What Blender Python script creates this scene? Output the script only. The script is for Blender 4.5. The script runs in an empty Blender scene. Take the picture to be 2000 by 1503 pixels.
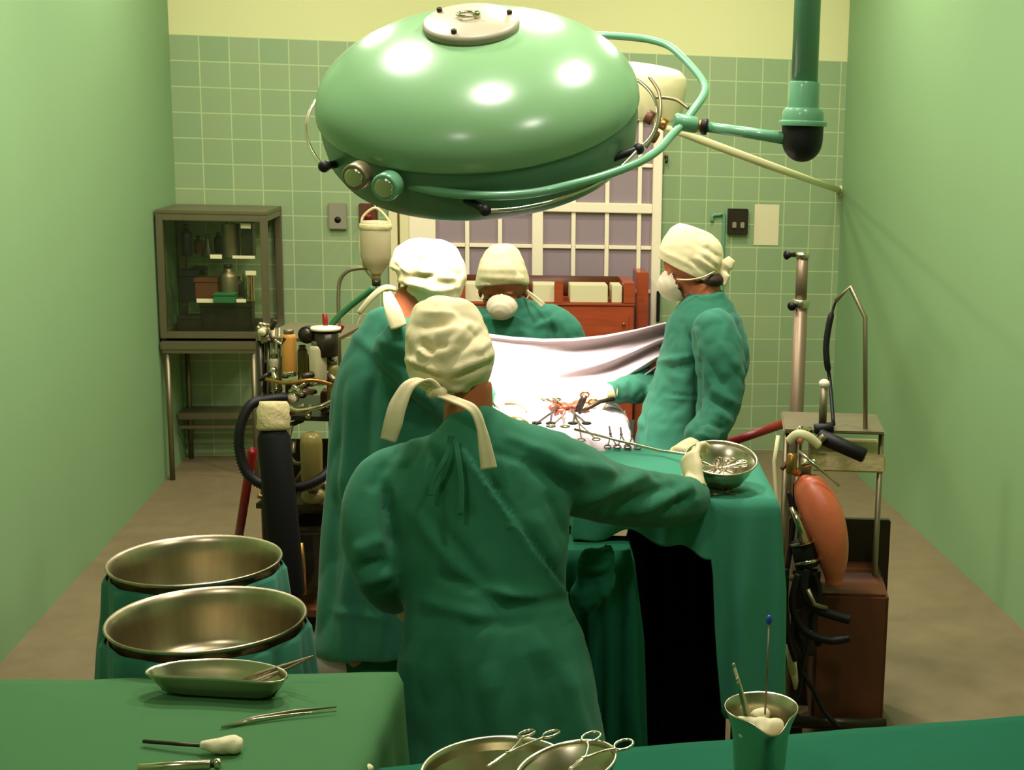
import bpy, bmesh, math, random
import numpy as np
from mathutils import Vector, Matrix, noise

SC = bpy.context.scene
COL = SC.collection

# ---------------------------------------------------------------- camera
F = 2700.0
CX, CY = 1430.0, 751.5
CAM = Vector((0.0, 0.0, 1.9528))
PITCH, ROLL, YAW = 0.180178, 0.030551, 0.180629
WALL_Y = 8.3003
FW = Vector((math.sin(YAW) * math.cos(PITCH), math.cos(YAW) * math.cos(PITCH), -math.sin(PITCH)))
_rt = Vector((math.cos(YAW), -math.sin(YAW), 0.0))
_up = _rt.cross(FW)
RT = _rt * math.cos(ROLL) + _up * math.sin(ROLL)
UP = -_rt * math.sin(ROLL) + _up * math.cos(ROLL)
cam_data = bpy.data.cameras.new('camera')
cam = bpy.data.objects.new('camera', cam_data)
COL.objects.link(cam)
cam.matrix_world = Matrix(((RT.x, UP.x, -FW.x, CAM.x), (RT.y, UP.y, -FW.y, CAM.y), (RT.z, UP.z, -FW.z, CAM.z), (0, 0, 0, 1)))
cam_data.sensor_fit = 'HORIZONTAL'
cam_data.sensor_width = 36.0
cam_data.lens = F / 2000.0 * 36.0
cam_data.shift_x = (1000.0 - CX) / 2000.0
cam_data.clip_start = 0.05
SC.camera = cam

# ---------------------------------------------------------------- view, world
SC.view_settings.view_transform = 'Standard'
SC.view_settings.look = 'None'
SC.view_settings.gamma = 1.0
SC.view_settings.use_curve_mapping = False
SC.view_settings.exposure = 0.0
try:
    SC.cycles.use_denoising = True
    SC.cycles.max_bounces = 8
    SC.cycles.sample_clamp_indirect = 4.0
except Exception:
    pass
world = bpy.data.worlds.new('world')
SC.world = world
world.use_nodes = True
bgn = world.node_tree.nodes['Background']
bgn.inputs[0].default_value = (0.9, 0.85, 0.6, 1)
bgn.inputs[1].default_value = 0.0

CEIL = 3.6
# ---------------------------------------------------------------- room lamps
def disk_light(name, loc, size, power, color, aim=None, spread=math.pi):
    l = bpy.data.lights.new(name, 'AREA')
    l.shape = 'DISK'; l.size = size; l.energy = power; l.color = color; l.spread = spread
    o = bpy.data.objects.new(name, l); COL.objects.link(o)
    o.location = loc
    d = (Vector(aim) - Vector(loc)) if aim is not None else Vector((0, 0, -1))
    o.rotation_euler = d.to_track_quat('-Z', 'Y').to_euler()
    return o
WARM = (1.0, 0.93, 0.87)
ROOM_LAMPS = [((-0.80, 4.74), 54), ((-0.03, 3.5), 42), ((0.92, 4.24), 50), ((0.36, 5.95), 50), ((1.35, 6.9), 36), ((-1.1, 6.9), 32), ((-1.0, 1.0), 24), ((1.0, 2.2), 24)]  # the last lamp is added to brighten the pipe, cart and right shoulder
for (lx, ly), pw in ROOM_LAMPS:
    disk_light('ceiling_light_source', (lx, ly, CEIL - 0.07), 0.30, pw, WARM)

# ---------------------------------------------------------------- pixel helpers (photo frame 2000 x 1503)
def ray(px, py):
    return FW + RT * ((px - CX) / F) + UP * ((CY - py) / F)
def P(px, py, w):
    return CAM + ray(px, py) * w
def PZ(px, py, z):
    r = ray(px, py); return CAM + r * ((z - CAM.z) / r.z)
def PY(px, py, y=WALL_Y):
    r = ray(px, py); return CAM + r * ((y - CAM.y) / r.y)
def PX(px, py, x):
    r = ray(px, py); return CAM + r * ((x - CAM.x) / r.x)
def proj(V):
    V = np.asarray(V, float) - np.array(CAM)
    w = V @ np.array(FW)
    return CX + F * (V @ np.array(RT)) / w, CY - F * (V @ np.array(UP)) / w, w
def S(w):            # metres per photo pixel at depth w
    return w / F

# ---------------------------------------------------------------- materials
def srgb(r, g, b):
    def f(c):
        c /= 255.0
        return c / 12.92 if c <= 0.04045 else ((c + 0.055) / 1.055) ** 2.4
    return (f(r), f(g), f(b), 1.0)

def mat(name, color, rough=0.5, metal=0.0, var=0.0, vscale=6.0, bump=0.0, bscale=60.0, spec=0.5, coat=0.0, trans=0.0, alpha=1.0, sheen=0.0, color2=None, ior=1.45, bdist=0.01, stretch=None):
    m = bpy.data.materials.new(name); m.use_nodes = True
    nt = m.node_tree; b = nt.nodes['Principled BSDF']
    b.inputs['Base Color'].default_value = color
    b.inputs['Roughness'].default_value = rough
    b.inputs['Metallic'].default_value = metal
    b.inputs['Specular IOR Level'].default_value = spec
    b.inputs['Coat Weight'].default_value = coat
    b.inputs['Transmission Weight'].default_value = trans
    b.inputs['Alpha'].default_value = alpha
    b.inputs['IOR'].default_value = ior
    b.inputs['Sheen Weight'].default_value = sheen
    tc = nt.nodes.new('ShaderNodeTexCoord')
    src = tc.outputs['Object']
    if stretch:
        mp = nt.nodes.new('ShaderNodeMapping'); mp.inputs['Scale'].default_value = stretch
        nt.links.new(src, mp.inputs['Vector']); src = mp.outputs[0]
    n = nt.nodes.new('ShaderNodeTexNoise'); n.inputs['Scale'].default_value = vscale; n.inputs['Detail'].default_value = 4
    nt.links.new(src, n.inputs['Vector'])
    mx = nt.nodes.new('ShaderNodeMix'); mx.data_type = 'RGBA'
    c2 = color2 or tuple(list(c * (1 - var) for c in color[:3]) + [1])
    mx.inputs[6].default_value = color; mx.inputs[7].default_value = c2
    nt.links.new(n.outputs['Fac'], mx.inputs[0]); nt.links.new(mx.outputs[2], b.inputs['Base Color'])
    if bump:
        n2 = nt.nodes.new('ShaderNodeTexNoise'); n2.inputs['Scale'].default_value = bscale; n2.inputs['Detail'].default_value = 3
        nt.links.new(src, n2.inputs['Vector'])
        bp = nt.nodes.new('ShaderNodeBump'); bp.inputs['Strength'].default_value = bump; bp.inputs['Distance'].default_value = bdist
        nt.links.new(n2.outputs['Fac'], bp.inputs['Height']); nt.links.new(bp.outputs[0], b.inputs['Normal'])
    return m

def tile_mat():
    m = bpy.data.materials.new('green_wall_tiles'); m.use_nodes = True
    nt = m.node_tree; b = nt.nodes['Principled BSDF']
    g = nt.nodes.new('ShaderNodeNewGeometry')
    sp = nt.nodes.new('ShaderNodeSeparateXYZ'); nt.links.new(g.outputs['Position'], sp.inputs[0])
    ad = nt.nodes.new('ShaderNodeMath'); ad.operation = 'ADD'; ad.inputs[1].default_value = 1.5564 + 16 * 0.16
    nt.links.new(sp.outputs['X'], ad.inputs[0])
    cb = nt.nodes.new('ShaderNodeCombineXYZ'); nt.links.new(ad.outputs[0], cb.inputs[0]); nt.links.new(sp.outputs['Z'], cb.inputs[1])
    br = nt.nodes.new('ShaderNodeTexBrick'); br.offset = 0.0; br.squash = 1.0
    br.inputs['Scale'].default_value = 1.0
    br.inputs['Brick Width'].default_value = 0.16
    br.inputs['Row Height'].default_value = 0.14104
    br.inputs['Mortar Size'].default_value = 0.0042
    br.inputs['Mortar Smooth'].default_value = 0.35
    br.inputs['Bias'].default_value = 0.0
    br.inputs['Color1'].default_value = srgb(132, 155, 108)
    br.inputs['Color2'].default_value = srgb(142, 160, 112)
    br.inputs['Mortar'].default_value = srgb(168, 186, 128)
    nt.links.new(cb.outputs[0], br.inputs['Vector'])
    nt.links.new(br.outputs['Color'], b.inputs['Base Color'])
    b.inputs['Roughness'].default_value = 0.42
    bp = nt.nodes.new('ShaderNodeBump'); bp.inputs['Strength'].default_value = 0.25; bp.inputs['Distance'].default_value = 0.003; bp.invert = True
    nt.links.new(br.outputs['Fac'], bp.inputs['Height']); nt.links.new(bp.outputs[0], b.inputs['Normal'])
    return m

M = {}
M['tile'] = tile_mat()
M['cream_wall'] = mat('cream_plaster', srgb(206, 206, 144), 0.8, var=0.04, vscale=2)
M['side_wall'] = mat('sage_green_paint', srgb(124, 158, 105), 0.8, var=0.04, vscale=2)
M['ceiling'] = mat('pale_ceiling_paint', srgb(225, 215, 175), 0.9)
M['floor'] = mat('brown_linoleum', srgb(128, 112, 78), 0.55, var=0.35, vscale=9, bump=0.1)
M['lamp_green'] = mat('green_enamel', srgb(106, 144, 98), 0.24, var=0.06, vscale=3, coat=0.0)
M['lamp_skirt'] = mat('dark_green_enamel', srgb(74, 112, 80), 0.35, var=0.1, vscale=4)
M['pipe_green'] = mat('green_pipe_paint', srgb(98, 152, 112), 0.32, var=0.08, vscale=8, coat=0.3)
M['chrome'] = mat('chrome', srgb(205, 195, 165), 0.16, metal=1.0)
M['steel'] = mat('brushed_steel', srgb(206, 196, 166), 0.27, metal=1.0, var=0.2, vscale=14)
M['basin_steel'] = mat('streaked_steel', srgb(208, 194, 160), 0.32, metal=1.0, color2=srgb(128, 112, 84), vscale=7, stretch=(2.5, 2.5, .12))
M['dull_steel'] = mat('dull_steel', srgb(140, 128, 98), 0.42, metal=0.85, var=0.2, vscale=12)
M['grey_plate'] = mat('taupe_grey_paint', srgb(140, 134, 108), 0.45, var=0.1)
M['black'] = mat('black_rubber', srgb(20, 19, 16), 0.5, var=0.2, spec=0.3)
M['stand_metal'] = mat('brownish_steel', srgb(124, 106, 80), 0.42, metal=0.5, var=0.1)
M['cylinder_black'] = mat('matt_black_paint', srgb(14, 14, 12), 0.7, spec=0.2)
M['shade_black'] = mat('shade_black', srgb(10, 10, 9), 0.95, spec=0.05)  # black that stands in for the shade below the instrument table
M['dark_metal'] = mat('dark_metal', srgb(62, 54, 40), 0.35, metal=0.6, var=0.3, vscale=20)
M['window_white'] = mat('white_window_paint', srgb(240, 226, 192), 0.5, var=0.03)
M['frosted_pane'] = mat('greyish_window_glass', srgb(150, 132, 134), 0.25, var=0.06, vscale=3)
M['cream_paint'] = mat('cream_enamel', srgb(222, 212, 160), 0.4, var=0.05)
M['brass'] = mat('brass', srgb(176, 128, 66), 0.3, metal=0.9, var=0.2, vscale=20)
M['mahogany'] = mat('mahogany', srgb(176, 80, 42), 0.35, color2=srgb(136, 54, 28), vscale=5, stretch=(1, 4, 10), coat=0.2)
M['paper'] = mat('cream_paper', srgb(214, 204, 158), 0.8, var=0.04)
M['red'] = mat('dark_red_enamel', srgb(130, 26, 20), 0.35, var=0.15)
def pane_mat():
    m = bpy.data.materials.new('clear_glass'); m.use_nodes = True; nt = m.node_tree; nt.nodes.clear()
    o = nt.nodes.new('ShaderNodeOutputMaterial'); t = nt.nodes.new('ShaderNodeBsdfTransparent'); g = nt.nodes.new('ShaderNodeBsdfGlossy'); x = nt.nodes.new('ShaderNodeMixShader')
    t.inputs[0].default_value = (.98, .98, .93, 1); g.inputs['Roughness'].default_value = .05; x.inputs[0].default_value = .02
    nt.links.new(t.outputs[0], x.inputs[1]); nt.links.new(g.outputs[0], x.inputs[2]); nt.links.new(x.outputs[0], o.inputs[0]); return m
M['glass'] = pane_mat()
M['bottle_glass'] = mat('cloudy_bottle_glass', srgb(216, 206, 160), 0.15, trans=0.45, ior=1.3)
M['amber'] = mat('amber_liquid', srgb(206, 150, 70), 0.2, trans=0.3, ior=1.3)
M['rose'] = mat('orange_red_rubber', srgb(186, 62, 34), 0.4, color2=srgb(206, 132, 82), vscale=4.5)
M['gown'] = mat('teal_green_cotton', srgb(50, 114, 88), 0.85, var=0.12, vscale=5, bump=0.15, bscale=350, bdist=0.002, spec=0.2, sheen=0.1)
M['gown_nurse'] = mat('deep_green_cotton', srgb(46, 112, 80), 0.85, var=0.12, vscale=5, bump=0.15, bscale=350, bdist=0.002, spec=0.2, sheen=0.1)
M['cap'] = mat('unbleached_cotton', srgb(222, 208, 162), 0.9, var=0.08, vscale=12, bump=0.2, bscale=60, bdist=0.003, spec=0.15)
M['mask'] = mat('white_mask_gauze', srgb(226, 208, 178), 0.85, var=0.04, spec=0.15)
M['skin'] = mat('warm_skin', srgb(172, 94, 54), 0.55, var=0.12, vscale=10)
M['hair'] = mat('dark_brown_hair', srgb(46, 26, 14), 0.7, var=0.3, vscale=40)
M['glove'] = mat('cream_latex_glove', srgb(222, 206, 156), 0.5, var=0.05)
M['sheet'] = mat('white_sheet_cotton', srgb(200, 184, 186), 0.9, var=0.03, bump=0.1, bscale=200, bdist=0.002, spec=0.15)
M['teal_drape'] = mat('pale_teal_cotton', srgb(66, 140, 110), 0.85, var=0.08, bump=0.15, bscale=300, bdist=0.002, spec=0.15)
M['table_drape'] = mat('green_cotton_drape', srgb(66, 108, 64), 0.9, var=0.08, vscale=3, bump=0.15, bscale=300, bdist=0.002, spec=0.15)
M['dark_drape'] = mat('dark_green_cotton_drape', srgb(24, 92, 64), 0.9, var=0.1, vscale=3, bump=0.15, bscale=300, bdist=0.002, spec=0.15)
M['yellow_glass'] = mat('yellowish_plastic', srgb(132, 118, 60), 0.3, var=0.2, vscale=12)
M['cream_band'] = mat('cream_crepe_bandage', srgb(206, 188, 134), 0.9, var=0.1, bump=0.4, bscale=60)
M['green_hose'] = mat('green_rubber_hose', srgb(38, 104, 58), 0.5)
M['brown_leather'] = mat('brown_plastic', srgb(96, 52, 26), 0.45, var=0.3, vscale=12)
M['white_dot'] = mat('white_enamel', srgb(236, 226, 190), 0.3)
M['blue'] = mat('blue_bead', srgb(40, 70, 150), 0.4)
M['tissue'] = mat('reddish_tissue', srgb(134, 66, 36), 0.4, var=0.5, vscale=40)
M['cotton'] = mat('white_cotton_swab', srgb(216, 208, 164), 0.95, var=0.06)

# ---------------------------------------------------------------- objects
def link(name, me, m=None, parent=None, smooth=True):
    o = bpy.data.objects.new(name, me); COL.objects.link(o)
    if m is not None: me.materials.append(M[m] if isinstance(m, str) else m)
    if parent is not None: o.parent = parent; o.matrix_parent_inverse = parent.matrix_world.inverted()
    if smooth: me.polygons.foreach_set('use_smooth', [True] * len(me.polygons))
    return o
def tag(o, label, cat, group=None, kind=None):
    if kind: o['kind'] = kind
    if label: o['label'] = label
    if cat: o['category'] = cat
    if group: o['group'] = group
    return o
def thing(name, loc, label, cat, group=None):
    o = bpy.data.objects.new(name, None); COL.objects.link(o); o.location = loc
    o.empty_display_size = 0.1
    bpy.context.view_layer.update()
    return tag(o, label, cat, group)

def frame_of(d, ref=None):
    d = Vector(d).normalized()
    if ref is None or abs(Vector(ref).normalized().dot(d)) > 0.97:
        ref = Vector((0, 0, 1)) if abs(d.z) < 0.9 else Vector((1, 0, 0))
    a = Vector(ref) - d * d.dot(Vector(ref)); a.normalize()
    return a, d.cross(a)

class G:
    """collects geometry of ONE mesh"""
    def __init__(s): s.v = []; s.f = []
    def add(s, vs, fs):
        b = len(s.v); s.v += [Vector(v) for v in vs]; s.f += [tuple(i + b for i in f) for f in fs]; return s
    def box(s, c, size, rot=None, bevel=0.0):
        bm = bmesh.new(); bmesh.ops.create_cube(bm, size=1.0)
        bmesh.ops.scale(bm, vec=Vector(size), verts=bm.verts)
        if bevel: bmesh.ops.bevel(bm, geom=list(bm.edges), offset=bevel, segments=2, affect='EDGES', clamp_overlap=True)
        mt = Matrix.Translation(Vector(c)) @ (rot.to_4x4() if rot is not None else Matrix.Identity(4))
        bmesh.ops.transform(bm, matrix=mt, verts=bm.verts); bm.verts.index_update()
        s.add([v.co.copy() for v in bm.verts], [[v.index for v in f.verts] for f in bm.faces]); bm.free(); return s
    def span(s, a, b, bevel=0.0):
        a = Vector(a); b = Vector(b)
        return s.box((a + b) / 2, [abs(x) for x in (b - a)], bevel=bevel)
    def tube(s, pts, r, n=12, ref=None, closed=False, caps=True, flat=1.0, round_ends=False):
        pts = [Vector(p) for p in pts]; k = len(pts)
        rs = list(r) if isinstance(r, (list, tuple)) else [r] * k
        fl = list(flat) if isinstance(flat, (list, tuple)) else [flat] * k
        rings = []; a = None
        for i in range(k):
            if closed: d = pts[(i + 1) % k] - pts[i - 1]
            else: d = pts[min(i + 1, k - 1)] - pts[max(i - 1, 0)]
            if d.length < 1e-9: d = Vector((0, 0, 1))
            d.normalize()
            if ref is not None: a, b2 = frame_of(d, ref)
            elif a is None: a, b2 = frame_of(d)
            else:
                a = a - d * d.dot(a)
                a, b2 = (a.normalized(), d.cross(a.normalized())) if a.length > 1e-6 else frame_of(d)
            ra = rs[i]; rb = rs[i] * fl[i]
            rings.append([pts[i] + a * (ra * math.cos(t)) + b2 * (rb * math.sin(t)) for t in (2 * math.pi * j / n for j in range(n))])
        vs = [v for rg in rings for v in rg]; fs = []
        for i in range(k if closed else k - 1):
            i2 = (i + 1) % k
            for j in range(n):
                j2 = (j + 1) % n
                fs.append((i * n + j, i * n + j2, i2 * n + j2, i2 * n + j))
        if not closed and caps:
            fs.append(tuple(range(n - 1, -1, -1))); fs.append(tuple((k - 1) * n + j for j in range(n)))
        return s.add(vs, fs)
    def lathe(s, prof, c, axis=(0, 0, 1), n=48, ref=None, wob=None):
        """prof: list of (radius, height) along axis from c"""
        ax = Vector(axis).normalized(); a, b2 = frame_of(ax, ref); c = Vector(c)
        vs = []; fs = []; k = len(prof)
        for i, (r, h) in enumerate(prof):
            for j in range(n):
                t = 2 * math.pi * j / n
                rr = r * (wob(t, i) if wob else 1)
                vs.append(c + ax * h + a * (rr * math.cos(t)) + b2 * (rr * math.sin(t)))
        for i in range(k - 1):
            for j in range(n):
                j2 = (j + 1) % n
                fs.append((i * n + j, i * n + j2, (i + 1) * n + j2, (i + 1) * n + j))
        if prof[0][0] > 1e-5 and prof[0][0] != prof[-1][0] or (prof[0][0] > 1e-5 and prof[0] != prof[-1]):
            pass
        return s.add(vs, fs)
    def cyl(s, a, b, r, n=20, r2=None, bev=0.0):
        a = Vector(a); b = Vector(b)
        r2 = r if r2 is None else r2
        if bev:
            d = (b - a).normalized(); 
            return s.tube([a, a + d * 1e-4, a + d * bev, b - d * bev, b - d * 1e-4, b], [r - bev, r - bev * .8, r, r2, r2 - bev * .8, r2 - bev], n)
        return s.tube([a, b], [r, r2], n)
    def ell(s, c, rx, ry=None, rz=None, rot=None, n=24, m=14):
        ry = rx if ry is None else ry; rz = rx if rz is None else rz
        vs = []; fs = []
        for i in range(m + 1):
            ph = math.pi * i / m
            for j in range(n):
                t = 2 * math.pi * j / n
                v = Vector((rx * math.sin(ph) * math.cos(t), ry * math.sin(ph) * math.sin(t), rz * math.cos(ph)))
                if rot is not None: v = rot @ v
                vs.append(Vector(c) + v)
        for i in range(m):
            for j in range(n):
                j2 = (j + 1) % n
                fs.append((i * n + j, (i + 1) * n + j, (i + 1) * n + j2, i * n + j2))
        return s.add(vs, fs)
    def grid(s, fn, nu, nv, thick=0.0, closed_u=False):
        """fn(u, v) -> point; a sheet, given a real thickness with solidify later"""
        vs = [fn(i / nu, j / nv) for i in range(nu + 1) for j in range(nv + 1)]
        fs = [(i * (nv + 1) + j, (i + 1) * (nv + 1) + j, (i + 1) * (nv + 1) + j + 1, i * (nv + 1) + j + 1) for i in range(nu) for j in range(nv)]
        return s.add(vs, fs)
    def mesh(s, name, merge=True, origin=None):
        me = bpy.data.meshes.new(name)
        o = Vector(origin) if origin is not None else Vector((0, 0, 0))
        me.from_pydata([tuple(v - o) for v in s.v], [], s.f)
        bm = bmesh.new(); bm.from_mesh(me)
        if merge: bmesh.ops.remove_doubles(bm, verts=bm.verts, dist=1e-6)
        bmesh.ops.dissolve_degenerate(bm, dist=1e-7, edges=bm.edges)
        bmesh.ops.recalc_face_normals(bm, faces=bm.faces)
        bm.to_mesh(me); bm.free(); return me
    def obj(s, name, m, parent=None, smooth=True, solid=0.0, auto=None, offset=-1.0, sub=0):
        me = s.mesh(name)
        o = link(name, me, m, parent, smooth)
        if parent is None:
            c = sum((Vector(b) for b in o.bound_box), Vector()) / 8; c.z = min(b[2] for b in o.bound_box)
            me.transform(Matrix.Translation(-c)); o.location = c
        if solid:
            md = o.modifiers.new('thick', 'SOLIDIFY'); md.thickness = solid; md.offset = offset
        if sub:
            md = o.modifiers.new('sub', 'SUBSURF'); md.levels = sub; md.render_levels = sub
        if auto is not None and smooth:
            try: me.set_sharp_from_angle(angle=math.radians(auto))
            except Exception: pass
        bpy.context.view_layer.update()
        return o

def smooth_path(pts, n=8, closed=False):
    pts = [Vector(p) for p in pts]; k = len(pts); out = []
    rng = k if closed else k - 1
    for i in range(rng):
        if closed: p0, p1, p2, p3 = pts[i - 1], pts[i], pts[(i + 1) % k], pts[(i + 2) % k]
        else: p0, p1, p2, p3 = pts[max(i - 1, 0)], pts[i], pts[i + 1], pts[min(i + 2, k - 1)]
        for j in range(n):
            t = j / n
            out.append(0.5 * ((2 * p1) + (p2 - p0) * t + (2 * p0 - 5 * p1 + 4 * p2 - p3) * t * t + (3 * p1 - p0 - 3 * p2 + p3) * t ** 3))
    if not closed: out.append(pts[-1])
    return out
def struct(o, name=None):
    o['kind'] = 'structure'; return o
def box_obj(name, a, b, m, parent=None, bevel=0.0, smooth=False):
    return G().span(a, b, bevel).obj(name, m, parent, smooth=bool(bevel) or smooth, auto=40 if bevel else None)

# ================================================================ THE ROOM
XL, XR, YF = PY(352, 600).x, PY(1634, 600).x + 0.0, -0.9
TILE_TOP = 17.0 * 0.14104
wb = thing('wall_back', (0, WALL_Y, 0), None, None); wb['kind'] = 'structure'
box_obj('tiled_dado', (XL - .12, WALL_Y, 0), (XR + .12, WALL_Y + .12, TILE_TOP), 'tile', wb)
box_obj('plaster', (XL - .12, WALL_Y + .004, TILE_TOP), (XR + .12, WALL_Y + .12, CEIL), 'cream_wall', wb)
struct(box_obj('wall_left', (XL - .12, YF, 0), (XL, WALL_Y, CEIL), 'side_wall'))
struct(box_obj('wall_right', (XR, YF, 0), (XR + .12, WALL_Y, CEIL), 'side_wall'))
struct(box_obj('wall_front', (XL - .12, YF - .12, 0), (XR + .12, YF, CEIL), 'side_wall'))
struct(box_obj('floor', (XL - .12, YF - .12, -0.1), (XR + .12, WALL_Y + .12, 0), 'floor'))
struct(box_obj('ceiling', (XL - .12, YF - .12, CEIL), (XR + .12, WALL_Y + .12, CEIL + .1), 'ceiling'))

# round ceiling lamps (the lit disc is the lamp's own light)
def lamp_label(x, y):
    return 'round white ceiling lamp ' + {-.80: 'above the bending surgeon', -.03: 'above the nurse with hanging cap ties', .92: 'above the surgeon with the round mask', .36: 'above the hung white sheet', 1.35: 'nearest the right end of the tiled wall', -1.1: 'nearest the glass instrument cabinet', -1.0: 'above the side table in front', 1.0: 'added to brighten the green ceiling pipe'}[round(x, 2)]
for (lx, ly), pw in ROOM_LAMPS:
    t = thing('ceiling_lamp', (lx, ly, CEIL), lamp_label(lx, ly), 'ceiling lamp', 'round lamps on the ceiling')
    G().lathe([(0.0, 0.0), (.27, 0.0), (.27, -.06), (.245, -.075), (.232, -.07), (.232, -.03), (0, -.03)], (lx, ly, CEIL)).obj('housing', 'white_dot', t, auto=40)

# ---- window in the back wall
wz = lambda px, py: PY(px, py).z
w1 = thing('window_1', PY(1060, 640), None, None); w1['kind'] = 'structure'
fx0, fx1 = PY(800, 450).x, PY(1289, 450).x
zt, zb = PY(1150, 205).z, PY(1150, 700).z
yw = WALL_Y
def wbar(x0, x1, z0, z1, d=0.03, name='window_frame', m='window_white', back=0.0):
    return box_obj(name, (x0, yw - d, z0), (x1, yw - back, z1), m, w1, bevel=0.003)
px0, px1 = PY(851, 450).x, PY(1272, 430).x
fr = G()
fr.span((fx0, yw - .05, zb), (px0, yw, zt), .004)
fr.span((px1, yw - .06, zb - .1), (fx1, yw, zt), .004)
fr.span((px0, yw - .05, zt - .08), (px1, yw, zt), .004)
fr.span((PY(1039, 450).x, yw - .045, zb), (PY(1060, 450).x, yw, zt - .08), .004)
fr.span((px0, yw - .045, PY(1150, 414).z), (px1, yw, PY(1150, 395).z), .004)
fr.span((px0, yw - .045, zb), (px1, yw, zb + .05), .004)
fr.obj('window_frame', 'window_white', w1, auto=40)
mun = G()
for x in (912.5, 976.5, 1119.5, 1184.5, 1247):
    X = PY(x, 450).x; mun.span((X - .012, yw - .032, zb), (X + .012, yw, zt - .08), .002)
for (a, b, y) in ((851, 1272, 480), (851, 1272, 566), (851, 1272, 318)):
    Z = PY((a + b) / 2, y).z; mun.span((px0, yw - .03, Z - .011), (px1, yw, Z + .011), .002)
mun.obj('glazing_bar', 'window_white', w1, auto=40)
box_obj('pane', (px0, yw - .012, zb), (px1, yw - .002, zt - .08), 'frosted_pane', w1)
box_obj('casing', (PY(760, 450).x, yw - .035, .0), (PY(777, 450).x, yw, zt + .02), 'cream_paint', w1, bevel=.003)
box_obj('casing', (PY(777, 450).x, yw - .03, .0), (PY(781.5, 450).x, yw, zt + .02), 'brass', w1, bevel=.002)
box_obj('casing', (PY(781.5, 450).x, yw - .045, .0), (fx0, yw, zt + .02), 'cream_paint', w1, bevel=.003)

# ================================================================ SURGICAL LAMP
WL = 4.0
LC = P(937, 194, WL)
_b = math.radians(35.6)
BACK = -FW
LA = (UP * math.cos(_b) + BACK * math.sin(_b) + RT * 0.0).normalized()
sL = S(WL)
R = 312 * sL
Hd = 150 * sL
lampx = (RT - LA * RT.dot(LA)).normalized()
lampy = LA.cross(lampx)          # points away from camera / up
def LP(r, ang, h):               # polar point in lamp frame; ang 0 = right, 90 = away, 270 = towards the camera
    a = math.radians(ang)
    return LC + lampx * (r * math.cos(a)) + lampy * (r * math.sin(a)) + LA * h
lamp = thing('surgical_lamp', LC, 'large green enamelled domed operating lamp hanging over the operating table', 'surgical lamp')
prof = [(0.0, Hd)]
for i in range(1, 25):
    t = math.pi / 2 * i / 24
    prof.append((R * math.sin(t) ** 0.97, Hd * math.cos(t)))
prof += [(R * 1.0, -.004), (R * .99, -.008)]
G().lathe(prof, LC, LA, n=96, ref=lampx).obj('dome', 'lamp_green', lamp)
sk = G().lathe([(R * .985, -.004), (R * .985, -.06), (R * .965, -.125), (R * .92, -.163), (R * .91, -.167), (R * .90, -.163), (R * .94, -.11), (R * .97, -.01)], LC, LA, n=96, ref=lampx)
sk.obj('skirt', 'lamp_skirt', lamp)
G().lathe([(0, -.10), (R * .4, -.105), (R * .86, -.12), (R * .88, -.13)], LC, LA, n=64, ref=lampx).obj('diffuser', 'bottle_glass', lamp)
# top plate
pr = 91 * sL
tp = G().lathe([(0, Hd + .022), (pr * .93, Hd + .018), (pr * .99, Hd + .012), (pr, Hd + .004), (pr * .97, Hd - .02), (pr * .9, Hd - .02)], LC, LA, n=48, ref=lampx)
tpo = tp.obj('top_plate', 'grey_plate', lamp)
for a in (20, 150, 255):
    c = LP(pr * .82, a, Hd + .018); G().cyl(c, c + LA * .012, .008, 10, bev=.002).obj('screw', 'dark_metal', tpo)
ring = G(); c0 = LP(.0, 0, Hd + .02)
ring.tube([c0 + lampx * (.026 * math.cos(t) - .01) + lampy * (.017 * math.sin(t)) + LA * (.012) for t in np.linspace(0, 2 * math.pi, 20, endpoint=False)], .0045, 8, closed=True)
ring.cyl(c0 + lampx * .02 - LA * .004, c0 + lampx * .02 + LA * .02, .009, 10, bev=.002)
ring.obj('hanging_eye', 'chrome', tpo)
# yoke
hub = P(1335, 241, WL + .12)
yk = [LP(R * .995, 262, -.075) + LA*0, ]
ypts = [P(770, 352, WL - .28), P(800, 362, WL - .31), P(870, 376, WL - .34), P(960, 382, WL - .35), P(1040, 377, WL - .33), P(1110, 362, WL - .29), P(1180, 343, WL - .22), P(1245, 318, WL - .13), P(1285, 293, WL - .04), P(1312, 264, WL + .06), hub]
G().tube(smooth_path(ypts, 6), 8.2 * sL, 14).obj('yoke', 'pipe_green', lamp)
ypts2 = [hub, P(1355, 214, WL + .16), P(1374, 186, WL + .22), P(1376, 165, WL + .27), P(1355, 135, WL + .34), P(1318, 98, WL + .42), P(1290, 83, WL + .46), P(1245, 74, WL + .5), P(1170, 69, WL + .52), P(1100, 72, WL + .5)]
G().tube(smooth_path(ypts2, 6), 8.2 * sL, 14).obj('yoke', 'pipe_green', lamp)
G().cyl(P(1316, 236, WL + .11), P(1362, 245, WL + .13), 17 * sL, 20, bev=.006).obj('hub', 'pipe_green', lamp)
G().cyl(P(1362, 245, WL + .13), P(1372, 246, WL + .13), 13 * sL, 20).obj('collar', 'brass', lamp)
G().cyl(P(1370, 246, WL + .13), P(1382, 248, WL + .13), 17 * sL, 20, bev=.004).obj('collar', 'black', lamp)
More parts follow.
